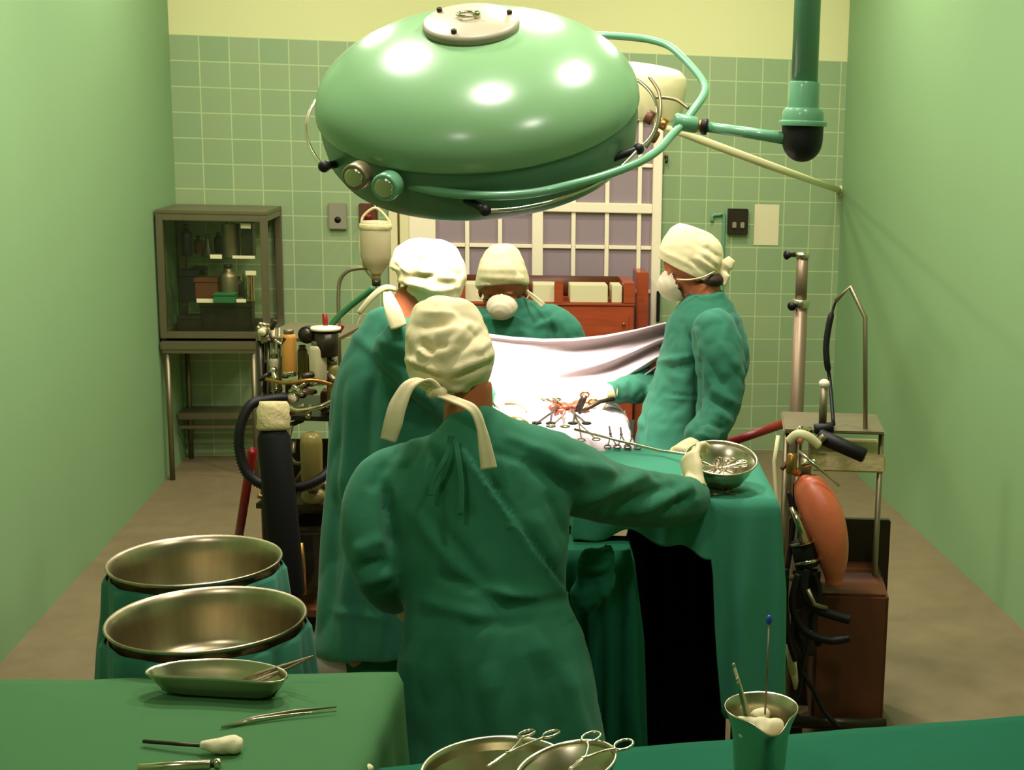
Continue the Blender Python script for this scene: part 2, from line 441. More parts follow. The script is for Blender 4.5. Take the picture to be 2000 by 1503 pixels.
# handrail ring with black holders
rl = []
for a in range(0, 360, 6):
    rl.append(LP(R * 1.03, a, -.10))
for pts in ([(640, 186, .20), (618, 196, .14), (604, 218, .06), (598, 246, -.04), (603, 280, -.14), (616, 306, -.2), (633, 325, -.25)],
            [(948, 411, -.36), (1010, 407, -.35), (1080, 392, -.32), (1150, 366, -.25), (1205, 332, -.17), (1247, 291, -.08)],
            [(1247, 291, -.08), (1268, 272, -.02), (1281, 245, .06), (1284, 212, .14), (1272, 182, .2), (1250, 160, .25), (1225, 146, .3)]):
    G().tube(smooth_path([P(x, y, WL + w) for x, y, w in pts], 6), 3.6 * sL, 10).obj('hand_rail', 'chrome', lamp)
for (x, y, w, a) in ((633, 325, -.25, 212), (948, 411, -.36, 271), (1247, 291, -.08, 330)):
    d = P(x, y, WL + w); c = LP(R * .93, a, -.09); c = d + (c - d).normalized() * min((c - d).length, .09)
    G().cyl(c, d, 7.5 * sL, 14, bev=.004).ell(d, 11 * sL).obj('rail_holder', 'black', lamp)
# pivot sockets
for (px, py, w, rr) in ((706, 338, WL - .33, 24), (765, 358, WL - .34, 25)):
    c = P(px, py, w); d = (P(px - 20, py + 12, w - .06) - c).normalized()
    g = G().cyl(c - d * .0, c + d * .05, rr * sL * 1.0, 24, bev=.005)
    so = g.obj('pivot_socket', 'pipe_green' if px > 730 else 'dull_steel', lamp)
    G().cyl(c + d * .045, c + d * .056, rr * sL * .72, 20, bev=.004).obj('pivot_cap', 'chrome', so)
# suspension arm and pipe
arm = thing('lamp_suspension', P(1568, 0, WL + .1), 'green ceiling pipe with side arm and black cup carrying the large dome lamp', 'lamp support')
bot = P(1568, 245, WL + .1)
pc = Vector((bot.x, bot.y, 0))
zof = lambda py: (PY(1568, py, bot.y)).z
G().cyl((pc.x, pc.y, zof(160)), (pc.x, pc.y, CEIL), 26.5 * sL, 32).obj('pipe', 'pipe_green', arm)
G().lathe([(0, zof(212)), (31 * sL, zof(212)), (31 * sL, zof(164)), (29 * sL, zof(159)), (0, zof(159))], pc, n=32).obj('sleeve', 'pipe_green', arm, auto=40)
G().lathe([(0, zof(247)), (48 * sL, zof(246)), (49 * sL, zof(241)), (48 * sL, zof(237)), (42 * sL, zof(235)), (42 * sL, zof(220)), (38 * sL, zof(212)), (25 * sL, zof(209)), (0, zof(209))], pc, n=40).obj('flange', 'pipe_green', arm, auto=40)
z0 = zof(245); rb = 42 * sL
G().lathe([(rb, z0)] + [(rb * .99, z0 - .03), (rb * .98, z0 - .045)] + [(rb * .97 * math.cos(t), z0 - .045 - .062 * math.sin(t)) for t in np.linspace(.1, math.pi / 2, 10)], pc, n=40).obj('cup', 'black', arm)
G().tube([P(1382, 248, WL + .13), P(1460, 259, WL + .12), P(1532, 270, WL + .1)], [10.5 * sL, 11 * sL, 12.5 * sL], 16).obj('side_arm', 'pipe_green', arm)
G().lathe([(0, CEIL - .03), (.1, CEIL - .03), (.12, CEIL - .01), (.12, CEIL), (0, CEIL)], pc, n=32).obj('ceiling_rose', 'pipe_green', arm, auto=40)
# the lamp's own light
SURG = disk_light('surgical_light_source', LC - LA * .17, .62, 12, (1.0, .88, .82), aim=LC - LA * 2.0, spread=math.radians(52))

# ---- second, cream lamp behind
w2 = 5.6; s2 = S(w2)
c2 = P(1262, 190, w2)
lamp2 = thing('swing_lamp', c2, 'cream drum shaped lamp with brown fittings behind the big green dome', 'lamp')
ax2 = (UP * .93 + BACK * .32 + RT * .16).normalized()
G().lathe([(0, 60 * s2), (60 * s2, 58 * s2), (72 * s2, 48 * s2), (76 * s2, 30 * s2), (74 * s2, -26 * s2), (70 * s2, -34 * s2), (60 * s2, -30 * s2), (0, -28 * s2)], c2, ax2, n=48).obj('drum', 'cream_paint', lamp2, auto=50)
for (a, b, c, d, mm) in ((1262, 225, 13, 26, 'brown_leather'), (1288, 238, 11, 20, 'brass'), (1270, 262, 12, 18, 'brown_leather')):
    G().cyl(P(a, b, w2 - .2), P(a + 14, b + 8, w2 - .2), c * s2, 16, bev=.004).obj('fitting', mm, lamp2)
G().tube(smooth_path([P(1268, 150, w2 - .25), P(1286, 178, w2 - .28), P(1290, 215, w2 - .3), P(1283, 250, w2 - .3), P(1262, 288, w2 - .28)], 6), 3.2 * s2, 8).obj('handle', 'dull_steel', lamp2)
G().tube(smooth_path([P(1280, 190, w2 - .25), P(1318, 194, w2 - .27), P(1345, 212, w2 - .28)], 6), 3 * s2, 8).obj('handle', 'dull_steel', lamp2)
e = PX(1640, 372, XR - .0)
G().tube([P(1290, 245, w2 - .1), P(1345, 265, w2 - .05), P(1368, 273, w2), P(1500, 322, w2 + .05), e], [6 * s2, 7 * s2, 8 * s2, 8 * s2, 9 * s2], 14).obj('arm', 'cream_paint', lamp2)
G().lathe([(0, 0), (.06, 0), (.06, .012), (.03, .02), (0, .02)], e + Vector((0, 0, 0)), (-1, 0, 0), n=24).obj('wall_plate', 'cream_paint', lamp2, auto=40)

# ================================================================ PEOPLE
FWv, RTv, UPv = np.array(FW), np.array(RT), np.array(UP)
RH = Vector((RT.x, RT.y, 0)).normalized()      # horizontal right / away directions of the room as the photo looks
AW = Vector((FW.x, FW.y, 0)).normalized()
def loft(g, levels, n=28, flat=0.6, ref=None):
    """levels: (xl, xr, y, w[, flat]) photo outline rows at depth w -> closed body with elliptic sections"""
    pts, rs, fl = [], [], []
    for L in levels:
        xl, xr, y, w = L[:4]
        pts.append(P((xl + xr) / 2, y, w)); rs.append((xr - xl) / 2 * S(w)); fl.append(L[4] if len(L) > 4 else flat)
    g.tube(pts, rs, n, ref=ref or RH, flat=fl)
    return g
def limb(g, pts, n=18, flat=1.0, ends=True):
    """pts: (px, py, w, radius_px)"""
    P3 = [P(a, b, c) for a, b, c, d in pts]; rs = [d * S(c) for a, b, c, d in pts]
    k = len(P3); pp, rr = [], []
    for i in range(k - 1):
        p0, p1, p2, p3 = P3[max(i - 1, 0)], P3[i], P3[i + 1], P3[min(i + 2, k - 1)]
        for j in range(5):
            t = j / 5
            pp.append(0.5 * ((2 * p1) + (p2 - p0) * t + (2 * p0 - 5 * p1 + 4 * p2 - p3) * t * t + (3 * p1 - p0 - 3 * p2 + p3) * t ** 3))
            rr.append(rs[i] + (rs[i + 1] - rs[i]) * t)
    pp.append(P3[-1]); rr.append(rs[-1])
    g.tube(pp, rr, n, flat=flat)
    if ends:
        g.ell(P3[0], rs[0], n=16, m=10); g.ell(P3[-1], rs[-1], n=16, m=10)
    return g
def remesh(g, name, voxel=0.01, smooth=6, fac=0.5):
    me = bpy.data.meshes.new(name)
    me.from_pydata([tuple(v) for v in g.v], [], g.f)
    bm = bmesh.new(); bm.from_mesh(me); bmesh.ops.recalc_face_normals(bm, faces=bm.faces); bm.to_mesh(me); bm.free()
    o = bpy.data.objects.new('tmp', me); COL.objects.link(o)
    r = o.modifiers.new('r', 'REMESH'); r.mode = 'VOXEL'; r.voxel_size = voxel
    if smooth:
        s = o.modifiers.new('s', 'SMOOTH'); s.iterations = smooth; s.factor = fac
    dg = bpy.context.evaluated_depsgraph_get()
    out = bpy.data.meshes.new_from_object(o.evaluated_get(dg)); out.name = name
    bpy.data.objects.remove(o); bpy.data.meshes.remove(me)
    return out
def coords(me):
    a = np.empty(len(me.vertices) * 3); me.vertices.foreach_get('co', a); return a.reshape(-1, 3)
def normals(me):
    a = np.empty(len(me.vertices) * 3, dtype=np.float32)
    me.vertices.foreach_get('normal', a); return a.reshape(-1, 3).astype(float)
def setco(me, c):
    me.vertices.foreach_set('co', np.ascontiguousarray(c, dtype=np.float32).ravel()); me.update()
def fbm(c, scale, seed=0.0, stretch=(1, 1, 1)):
    out = np.empty(len(c))
    for i, v in enumerate(c):
        out[i] = noise.noise(Vector((v[0] * stretch[0] * scale + seed, v[1] * stretch[1] * scale + seed * 1.7, v[2] * stretch[2] * scale - seed)))
    return out
def pleats(me, lines, front=True, relax=2):
    """cloth creases: each (x0, y0, x1, y1, width_px, depth_m[, kind]); depth > 0 raises a ridge, < 0 a furrow;
    kind 'step' raises one side only (an overlapping edge)."""
    c = coords(me); n = normals(me); x, y, w = proj(c)
    face = np.clip(-(n @ FWv) * 2.5 + .3, 0, 1) if front else 1.0
    d = np.zeros(len(c))
    for L in lines:
        x0, y0, x1, y1, wd, dp = L[:6]
        ex, ey = x1 - x0, y1 - y0; ln = math.hypot(ex, ey); ex /= ln; ey /= ln
        u = (x - x0) * ex + (y - y0) * ey; v = -(x - x0) * ey + (y - y0) * ex
        end = np.clip(u / (ln * .25) + .15, 0, 1) * np.clip((ln - u) / (ln * .25) + .15, 0, 1)
        if len(L) > 6 and L[6] == 'step':
            end = (u > 0) * (u < ln) * 1.0
            prof_ = np.where(v > 0, np.exp(-v / (wd * 4)), np.exp(-(v / wd * 2.2) ** 2)) 
            d += dp * end * prof_
        else:
            d += dp * end * np.exp(-(v / wd) ** 2)
    setco(me, c + n * (d * face)[:, None]); return me
def rumple(me, amp, scale, seed=0, stretch=(1, 1, 1), amp2=0.0):
    c = coords(me); n = normals(me)
    d = fbm(c, scale, seed, stretch) * amp
    if amp2: d += (np.abs(fbm(c, scale * 2.3, seed + 5, stretch)) - .2) * amp2
    setco(me, c + n * d[:, None]); return me
def add_mesh(name, me, m, parent):
    return link(name, me, m, parent, True)
def person(loc, label):
    return thing('person', loc, label, 'person')
def ribbon(g, pts, wpx, side, thick=0.003):
    """cloth tape: pts (px,py,w), widths in px list, side vector = width direction"""
    P3 = smooth_path([P(*p) for p in pts], 6); k = len(P3)
    ws = np.interp(np.linspace(0, 1, k), np.linspace(0, 1, len(wpx)), wpx)
    vs = []; fs = []
    for i in range(k):
        d = (P3[min(i + 1, k - 1)] - P3[max(i - 1, 0)]).normalized()
        a = Vector(side) - d * d.dot(Vector(side)); a.normalize(); nn = d.cross(a)
        w = S(pts[min(int(i / 6), len(pts) - 1)][2]) * ws[i] / 2
        for sx, sy in ((-1, -1), (-.4, -2.2), (.4, -1.6), (1, -1), (1, 1), (.4, .4), (-.4, .2), (-1, 1)):
            vs.append(P3[i] + a * (w * sx) + nn * (thick * sy))
    m = 8
    for i in range(k - 1):
        for j in range(m):
            fs.append((i * m + j, i * m + (j + 1) % m, (i + 1) * m + (j + 1) % m, (i + 1) * m + j))
    fs.append(tuple(range(m))); fs.append(tuple((k - 1) * m + j for j in range(m)))
    g.add(vs, fs); return g
def hand_geo(g, wrist, dirv, palmn, size=0.09, curl=0.5, thumb=1, spread=0.12):
    """gloved or bare hand: palm and five fingers. wrist point, direction to the knuckles, palm normal."""
    d = Vector(dirv).normalized(); n = Vector(palmn); n = (n - d * d.dot(n)).normalized(); s = d.cross(n)
    W = Vector(wrist)
    g.tube([W - d * .03, W, W + d * size * .45, W + d * size], [.026, .027, .036, .037], 16, ref=s, flat=[.8, .75, .55, .45])
    g.ell(W + d * size * .95, .036, .02, .018, rot=Matrix((s, d, n)).transposed(), n=16, m=10)
    for i, (off, L) in enumerate(((-.027, .072), (-.009, .080), (.009, .075), (.026, .058))):
        b = W + d * size * .93 + s * off
        dd = (d + s * spread * (off / .027)).normalized(); p = [b]; r = [.0095]
        ang = 0.0
        for k, f in enumerate((.45, .32, .23)):
            ang += curl * (0.8 + .25 * k + .06 * i)
            p.append(p[-1] + (dd * math.cos(ang) + n * math.sin(ang)) * L * f); r.append(.0092 - .0011 * k)
        g.tube(p, r, 10); g.ell(p[-1], r[-1], n=10, m=6); g.ell(p[1], r[1] * 1.04, n=10, m=6); g.ell(p[2], r[2] * 1.04, n=10, m=6)
    b = W + d * size * .25 + s * (-thumb) * .026 + n * .006
    t1 = b + (d * .6 - s * thumb * .7 + n * .35).normalized() * .042
    t2 = t1 + (d * .8 - s * thumb * .15 + n * .5).normalized() * .032
    t3 = t2 + (d * .85 + n * .5).normalized() * .022
    g.tube([b, t1, t2, t3], [.015, .0125, .011, .009], 10); g.ell(t3, .009, n=10, m=6); g.ell(t1, .0128, n=10, m=6)
    return g
def cap_mesh(c, rad, up, wob=0.006, seed=0, fwd=None, side=None, folds=None, vox=0.006):
    """soft cotton cap: ellipsoid skull cover with rumples. rad=(side, front-back, height)"""
    up = Vector(up).normalized(); sd = Vector(side); sd = (sd - up * up.dot(sd)).normalized(); fw = up.cross(sd)
    rot = Matrix((sd, fw, up)).transposed()
    g = G().ell(c, rad[0], rad[1], rad[2], rot=rot, n=40, m=28)
    return g, rot
def head_geo(g, c, fwd, up, s=1.0):
    """skull, jaw, nose, brow, ears, eyelid swellings, lips; c = skull centre, fwd = where the face looks"""
    f = Vector(fwd).normalized(); u = Vector(up); u = (u - f * f.dot(u)).normalized(); r = f.cross(u)
    rot = Matrix((r, f, u)).transposed()
    Q = lambda a, b, z: Vector(c) + r * (a * s) + f * (b * s) + u * (z * s)
    g.ell(Q(0, -.005, .02), .078 * s, .096 * s, .092 * s, rot=rot, n=28, m=20)
    g.ell(Q(0, .028, -.045), .058 * s, .062 * s, .075 * s, rot=rot, n=24, m=16)
    g.ell(Q(0, .055, -.098), .026 * s, .026 * s, .022 * s, rot=rot)
    for k in (-1, 1):
        g.ell(Q(k * .038, .058, -.03), .022 * s, .022 * s, .024 * s, rot=rot)      # cheeks
        g.ell(Q(k * .030, .083, .012), .019 * s, .01 * s, .008 * s, rot=rot)        # brow
        g.ell(Q(k * .030, .078, -.006), .014 * s, .011 * s, .009 * s, rot=rot)      # lids
        g.ell(Q(k * .079, -.004, -.02), .007 * s, .019 * s, .031 * s, rot=rot)       # ears
        g.ell(Q(k * .014, .096, -.046), .009 * s, .010 * s, .008 * s, rot=rot)
    g.tube([Q(0, .085, .004), Q(0, .100, -.020), Q(0, .112, -.042), Q(0, .098, -.052)], [.008 * s, .010 * s, .013 * s, .011 * s], 12)
    g.ell(Q(0, .088, -.071), .024 * s, .012 * s, .006 * s, rot=rot); g.ell(Q(0, .086, -.081), .021 * s, .012 * s, .007 * s, rot=rot)
    return Q
def neck_geo(g, a, b, r0=.058, r1=.066):
    g.tube([Vector(a), (Vector(a) + Vector(b)) / 2, Vector(b)], [r0, r0, r1], 20); return g

# ---------------------------------------------------------------- 1. instrument nurse, back view, in front
W1 = 3.2; s1 = S(W1)
nurse = person(PZ(980, 1890, 0) if False else Vector((P(985, 1000, W1).x, P(985, 1000, W1).y, 0)), 'person from behind in deep green gown, pale cap ties hanging, reaching to the round bowl')
footz = 0.0
body = G()
hc = P(884, 688, W1)
fwd1 = (AW * .82 + RH * .42 - Vector((0, 0, .42))).normalized(); up1 = Vector((0, 0, 1)) + AW * .25 - RH * .10
Q1 = head_geo(body, P(893, 705, W1 + .02), fwd1, up1, .86)
neck_geo(body, P(914, 745, W1 + .0), P(916, 850, W1 + .01), .056, .062)
loft(body, [(860, 980, 905, W1), (830, 1040, 960, W1, .4), (835, 1050, 1100, W1, .4), (845, 1040, 1200, W1), (840, 1080, 1350, W1), (855, 1060, 1480, W1, .4)], flat=.35)
limb(body, [(860, 930, W1 + .02, 22), (762, 945, W1, 24), (724, 1040, W1 - .04, 24), (738, 1125, W1 - .02, 20), (775, 1168, W1 + .12, 16)])
limb(body, [(980, 930, W1, 26), (1065, 928, W1 + .04, 30), (1180, 955, W1 + .18, 28), (1290, 965, W1 + .32, 24), (1340, 955, W1 + .38, 18)])
for k in (-1, 1):
    hip = P(985 + k * 75, 1440, W1); fl = Vector((hip.x, hip.y, .09))
    body.tube([hip, hip * .5 + fl * .5, fl], [.085, .058, .042], 16)
    body.tube([fl + AW * -.07 + Vector((0, 0, -.04)), fl + Vector((0, 0, -.04)), fl + AW * .15 + Vector((0, 0, -.05))], [.035, .045, .035], 12, flat=.9)
add_mesh('body', remesh(body, 'body', .008, 4), 'skin', nurse)
hg = G().ell(P(880, 735, W1 - .01), .088, .092, .07, n=28, m=18)
hair = remesh(hg, 'hair', .01, 2)
gown = G()
loft(gown, [(876, 966, 806, W1 + .01, .95), (858, 985, 822, W1 + .0, .8), (835, 1020, 842, W1, .6), (800, 1050, 868, W1, .52), (765, 1085, 900, W1, .48), (735, 1105, 960, W1, .46), (742, 1112, 1020, W1, .48), (762, 1110, 1080, W1, .52), (782, 1104, 1130, W1, .56), (790, 1106, 1180, W1, .6), (784, 1118, 1220, W1, .62), (782, 1140, 1270, W1, .62), (786, 1160, 1340, W1, .6), (785, 1178, 1430, W1, .58), (770, 1200, 1560, W1, .58), (755, 1220, 1700, W1, .58)])
limb(gown, [(830, 905, W1 + .02, 44), (775, 918, W1 + .02, 50), (745, 935, W1, 52), (722, 985, W1 - .03, 50), (720, 1060, W1 - .05, 50), (738, 1125, W1 - .03, 47), (758, 1160, W1 + .05, 38), (775, 1172, W1 + .14, 28)])
limb(gown, [(975, 862, W1, 46), (1020, 885, W1 + .02, 62), (1065, 905, W1 + .03, 70), (1130, 938, W1 + .1, 72), (1200, 964, W1 + .2, 62), (1275, 975, W1 + .3, 56), (1330, 976, W1 + .37, 48), (1348, 968, W1 + .41, 40)])
gm = remesh(gown, 'gown', .0085, 9)
pleats(gm, [
    (905, 880, 1005, 1020, 4, .012, 'step'), (1005, 1020, 1130, 1200, 4, .014, 'step'), (918, 884, 1012, 1015, 5, -.008), (1012, 1015, 1135, 1190, 5, -.009),
    (845, 880, 835, 965, 7, .008), (862, 880, 870, 1000, 7, -.008), (895, 880, 898, 1010, 7, .007), (905, 900, 905, 1000, 5, -.006),
    (795, 985, 900, 1120, 16, .009), (830, 1000, 960, 1150, 14, -.008), (900, 1150, 1090, 1175, 14, .012), (850, 1120, 1000, 1180, 12, -.012),
    (960, 1188, 1110, 1170, 12, -.012), (820, 1170, 960, 1210, 14, .009), (900, 1225, 1060, 1205, 14, -.006),
    (755, 900, 722, 960, 10, -.010), (748, 935, 775, 1080, 9, -.016), (690, 1080, 750, 1050, 14, .010), (690, 1110, 760, 1095, 10, -.012), (700, 1140, 770, 1120, 10, .010),
    (1020, 900, 1120, 960, 14, -.012), (1050, 870, 1150, 940, 14, .012), (1070, 960, 1110, 1060, 10, -.012), (1100, 900, 1210, 925, 12, .010),
    (1130, 985, 1290, 915, 12, .014), (1180, 1005, 1320, 940, 12, -.014), (1240, 1005, 1350, 950, 10, .012), (1290, 1000, 1360, 965, 8, -.012), (1215, 900, 1300, 935, 8, -.010),
    (1315, 940, 1330, 1000, 8, -.010), (1342, 935, 1362, 990, 8, .008), (1040, 1000, 1090, 1100, 14, .008),
    (800, 1260, 790, 1420, 22, .010), (870, 1250, 880, 1480, 24, -.008), (960, 1300, 985, 1500, 26, .012), (1050, 1280, 1100, 1500, 24, -.010), (1110, 1300, 1150, 1480, 18, .008),
    (770, 880, 820, 850, 8, .006), (980, 850, 1060, 880, 10, .007), (960, 880, 1040, 905, 8, -.006)])
rumple(gm, .007, 5.5, 3, stretch=(1.3, 1.3, .6), amp2=.005)
add_mesh('gown', gm, 'gown_nurse', nurse)
# neck ties of the gown
tg = G(); ribbon(tg, [(880, 850, W1 - .10), (872, 890, W1 - .125), (846, 935, W1 - .13), (842, 968, W1 - .13)], [8, 9, 9, 9], RT)
ribbon(tg, [(888, 852, W1 - .10), (896, 900, W1 - .13), (900, 950, W1 - .135), (899, 1005, W1 - .135)], [8, 9, 9, 9], RT)
tg.obj('gown_tie', 'gown_nurse', nurse)
# cap
cg = G()
axu = (UP * .93 + BACK * .05 - RT * .33).normalized()
rot = Matrix((( RT - axu * RT.dot(axu)).normalized(), axu.cross((RT - axu * RT.dot(axu)).normalized()), axu)).transposed()
loft(cg, [(835, 905, 583, W1 + .02, .8), (812, 930, 600, W1 + .02, .85), (796, 946, 635, W1 + .01, .9), (791, 958, 672, W1, .95), (793, 968, 705, W1 - .01, .98), (806, 964, 735, W1 - .01, .95), (826, 950, 758, W1 - .01, .9), (850, 925, 776, W1 - .01, .8), (868, 905, 786, W1 - .01, .6)], n=36)
cg.ell(P(868, 620, W1), 52 * s1, 60 * s1, 42 * s1, n=24, m=16)
cg.ell(P(812, 655, W1 - .03), 20 * s1, 22 * s1, 16 * s1)
cm = remesh(cg, 'cap', .006, 6)
pleats(cm, [
    (790, 700, 870, 728, 7, .012), (870, 728, 968, 690, 7, .010), (800, 716, 870, 740, 5, -.009), (880, 738, 962, 708, 5, -.008),
    (815, 665, 850, 690, 10, -.012), (850, 655, 900, 640, 9, .009), (812, 640, 880, 630, 8, -.009), (815, 612, 905, 610, 8, .008), (880, 600, 935, 630, 7, -.007),
    (860, 700, 925, 620, 8, .009), (880, 705, 950, 640, 7, -.008), (815, 680, 840, 700, 7, .010), (850, 760, 920, 762, 6, .008), (880, 775, 945, 745, 6, -.008),
    (800, 735, 860, 755, 6, .007), (930, 690, 962, 660, 7, .007), (835, 750, 900, 770, 5, -.007), (845, 672, 880, 678, 8, -.010)])
rumple(cm, .007, 11, 2, amp2=.005)
add_mesh('cap', cm, 'cap', nurse)
tg = G()
ribbon(tg, [(862, 764, W1 - .10), (835, 742, W1 - .13), (800, 752, W1 - .15), (778, 790, W1 - .16), (768, 825, W1 - .16), (758, 860, W1 - .15)], [12, 16, 24, 34, 36, 30], RT)
tg.obj('cap_tie', 'cap', nurse)
tg = G()
ribbon(tg, [(850, 768, W1 - .10), (890, 782, W1 - .13), (925, 800, W1 - .15), (940, 835, W1 - .155), (948, 875, W1 - .155), (955, 915, W1 - .15)], [14, 18, 18, 18, 26, 32], RT)
tg.obj('cap_tie', 'cap', nurse)
G().ell(P(858, 766, W1 - .105), .018, .012, .014).ell(P(846, 768, W1 - .10), .016, .012, .012).obj('cap_knot', 'cap', nurse)
# right hand, gloved, on the bowl rim
hgv = G()
wv = P(1352, 932, W1 + .40)
hand_geo(hgv, P(1358, 936, W1 + .41), P(1342, 878, W1 + .46) - P(1358, 936, W1 + .41), (RH * .6 + AW * .8), size=.066, curl=.62, thumb=-1)
hgv.tube([P(1346, 962, W1 + .41), P(1362, 934, W1 + .41)], [.034, .031], 16)
add_mesh('right_glove', remesh(hgv, 'right_glove', .0042, 3, .4), 'glove', nurse)
hl = G(); hand_geo(hl, P(772, 1176, W1 + .14), (RH * .9 + AW * .3 - Vector((0, 0, .15))), AW, size=.075, curl=.6, thumb=1)
add_mesh('left_glove', remesh(hl, 'left_glove', .0045, 3, .4), 'glove', nurse)

# ---------------------------------------------------------------- 2. surgeon on the left
W2 = 4.35; sg = S(W2)
surg = person(Vector((P(690, 1000, W2).x, P(690, 1000, W2).y, 0)), 'person bending at left in a long teal gown and brightly lit cap')
body = G()
f2 = (RH * .75 + AW * .45 - Vector((0, 0, .65))).normalized(); u2 = Vector((0, 0, 1)) + RH * .7
head_geo(body, P(838, 540, W2), f2, u2, .92)
neck_geo(body, P(815, 575, W2), P(780, 645, W2 - .0), .062, .075)
loft(body, [(700, 880, 690, W2), (690, 900, 780, W2), (680, 850, 950, W2), (680, 820, 1100, W2), (690, 830, 1220, W2)], flat=.5)
for k in (-1, 1):
    hip = P(735 + k * 28, 1200, W2 + k * .05); fl = Vector((hip.x, hip.y, .09))
    body.tube([hip, hip * .5 + fl * .5, fl], [.08, .055, .042], 16)
    body.tube([fl - RH * .07 + Vector((0, 0, -.04)), fl + Vector((0, 0, -.04)), fl + RH * .16 + Vector((0, 0, -.05))], [.035, .045, .035], 12)
limb(body, [(850, 720, W2, 28), (890, 800, W2 + .05, 24), (950, 812, W2 + .17, 17)])
add_mesh('body', remesh(body, 'body', .01, 4), 'skin', surg)
gown = G()
loft(gown, [(762, 812, 600, W2, .8), (722, 846, 616, W2, .7), (700, 870, 640, W2, .7), (680, 905, 685, W2, .66), (664, 925, 740, W2, .66), (650, 915, 800, W2, .66), (640, 900, 870, W2, .66), (634, 885, 960, W2, .7), (626, 870, 1060, W2, .72), (618, 858, 1160, W2, .74), (612, 850, 1250, W2, .76), (612, 848, 1278, W2, .76)], flat=.7)
limb(gown, [(790, 680, W2 - .16, 56), (840, 740, W2 - .14, 56), (880, 800, W2 - .02, 48), (915, 815, W2 + .10, 38), (945, 812, W2 + .16, 28)])
limb(gown, [(835, 680, W2 + .15, 50), (900, 750, W2 + .28, 40), (945, 778, W2 + .34, 28)])
gm = remesh(gown, 'gown', .011, 9)
pleats(gm, [(700, 700, 660, 1000, 16, .016), (735, 690, 690, 1000, 14, -.016), (760, 760, 720, 1100, 16, .014), (665, 800, 640, 1250, 10, -.012), (695, 900, 670, 1280, 12, .014), (720, 950, 700, 1280, 10, -.012),
            (690, 650, 770, 720, 10, .010), (740, 690, 840, 740, 9, -.010), (730, 660, 830, 690, 9, .009), (780, 740, 860, 800, 10, .012), (760, 760, 850, 830, 9, -.012),
            (640, 1190, 760, 1210, 8, .006), (750, 1150, 740, 1280, 10, .010)])
rumple(gm, .014, 4.5, 8, stretch=(1.3, 1.3, .5), amp2=.012)
add_mesh('gown', gm, 'gown', surg)
tr = G(); loft(tr, [(640, 835, 1240, W2 + .02, .7), (650, 830, 1320, W2 + .02, .7), (665, 815, 1400, W2 + .02, .7)])
add_mesh('trousers', remesh(tr, 'trousers', .012, 3), 'dark_drape', surg)
G().tube([P(670, 1270, W2), P(668, 1312, W2)], [58 * sg, 58 * sg], 28, ref=RH, flat=.8).obj('white_hem', 'sheet', surg)
cg = G()
loft(cg, [(800, 868, 468, W2, .9), (775, 893, 485, W2, .95), (763, 905, 510, W2, 1), (757, 911, 535, W2, 1), (757, 904, 558, W2, .95), (766, 862, 575, W2, .85), (775, 830, 583, W2, .7)], n=32)
cm = remesh(cg, 'cap', .007, 6)
pleats(cm, [(765, 540, 840, 560, 6, .014), (765, 552, 840, 575, 5, -.014), (800, 520, 890, 545, 7, .013), (800, 500, 880, 515, 7, -.012), (790, 545, 860, 535, 5, -.010), (770, 520, 830, 500, 7, -.008), (790, 570, 905, 560, 6, .007), (840, 480, 880, 520, 8, .006), (850, 520, 905, 540, 6, -.007), (768, 505, 800, 535, 5, .008)])
rumple(cm, .007, 11, 6, amp2=.005)
add_mesh('cap', cm, 'cap', surg)
tg = G(); ribbon(tg, [(772, 565, W2 - .06), (752, 562, W2 - .10), (728, 578, W2 - .13), (700, 612, W2 - .16)], [10, 12, 11, 9], UP)
tg.obj('cap_tie', 'cap', surg)
tg = G(); ribbon(tg, [(756, 570, W2 - .12), (762, 590, W2 - .19), (770, 612, W2 - .24), (779, 638, W2 - .27)], [13, 26, 32, 32], RT)
tg.obj('cap_tie', 'cap', surg)
for (a, b, cc, dd, ww) in ((948, 812, 1030, 802, .18), (950, 778, 1030, 782, .34)):
    hgv = G(); hand_geo(hgv, P(a + 12, b, W2 + ww), P(cc, dd, W2 + ww) - P(a, b, W2 + ww), Vector((0, 0, -1)), size=.08, curl=.35, thumb=1)
    add_mesh('glove', remesh(hgv, 'glove', .005, 3, .4), 'glove', surg)

# ---------------------------------------------------------------- 3. anaesthetist behind the screen
W3 = 5.3; sa = S(W3)
an = person(Vector((P(1010, 700, W3).x, P(1010, 700, W3).y, 0)), 'masked person in tall pale cap behind the hung white sheet')
body = G()
f3 = (-AW * .90 - Vector((0, 0, .30))).normalized()
Q3 = head_geo(body, P(982, 558, W3 + .04), f3, Vector((0, 0, 1)) - AW * .3, 1.13)
neck_geo(body, P(985, 590, W3 + .03), P(992, 645, W3 + .05), .055, .07)
loft(body, [(950, 1050, 640, W3 + .05), (920, 1100, 700, W3 + .05), (930, 1090, 800, W3 + .05), (930, 1090, 900, W3 + .05)], flat=.5)
for k in (-1, 1):
    hip = P(1010 + k * 38, 890, W3 + .05); fl = Vector((hip.x, hip.y, .09))
    body.tube([hip, hip * .5 + fl * .5, fl], [.09, .06, .042], 16)
    body.tube([fl + AW * .07 + Vector((0, 0, -.04)), fl + Vector((0, 0, -.04)), fl - AW * .15 + Vector((0, 0, -.05))], [.035, .045, .035], 12)
add_mesh('body', remesh(body, 'body', .006, 2, .4), 'skin', an)
gown = G()
loft(gown, [(968, 1030, 592, W3 + .06, .85), (938, 1062, 602, W3 + .05, .7), (915, 1095, 622, W3 + .05, .58), (900, 1120, 650, W3 + .05, .52), (898, 1128, 690, W3 + .05, .52), (912, 1110, 760, W3 + .05, .55), (915, 1105, 860, W3 + .05, .6), (900, 1120, 1000, W3 + .05, .6), (895, 1125, 1120, W3 + .05, .6)])
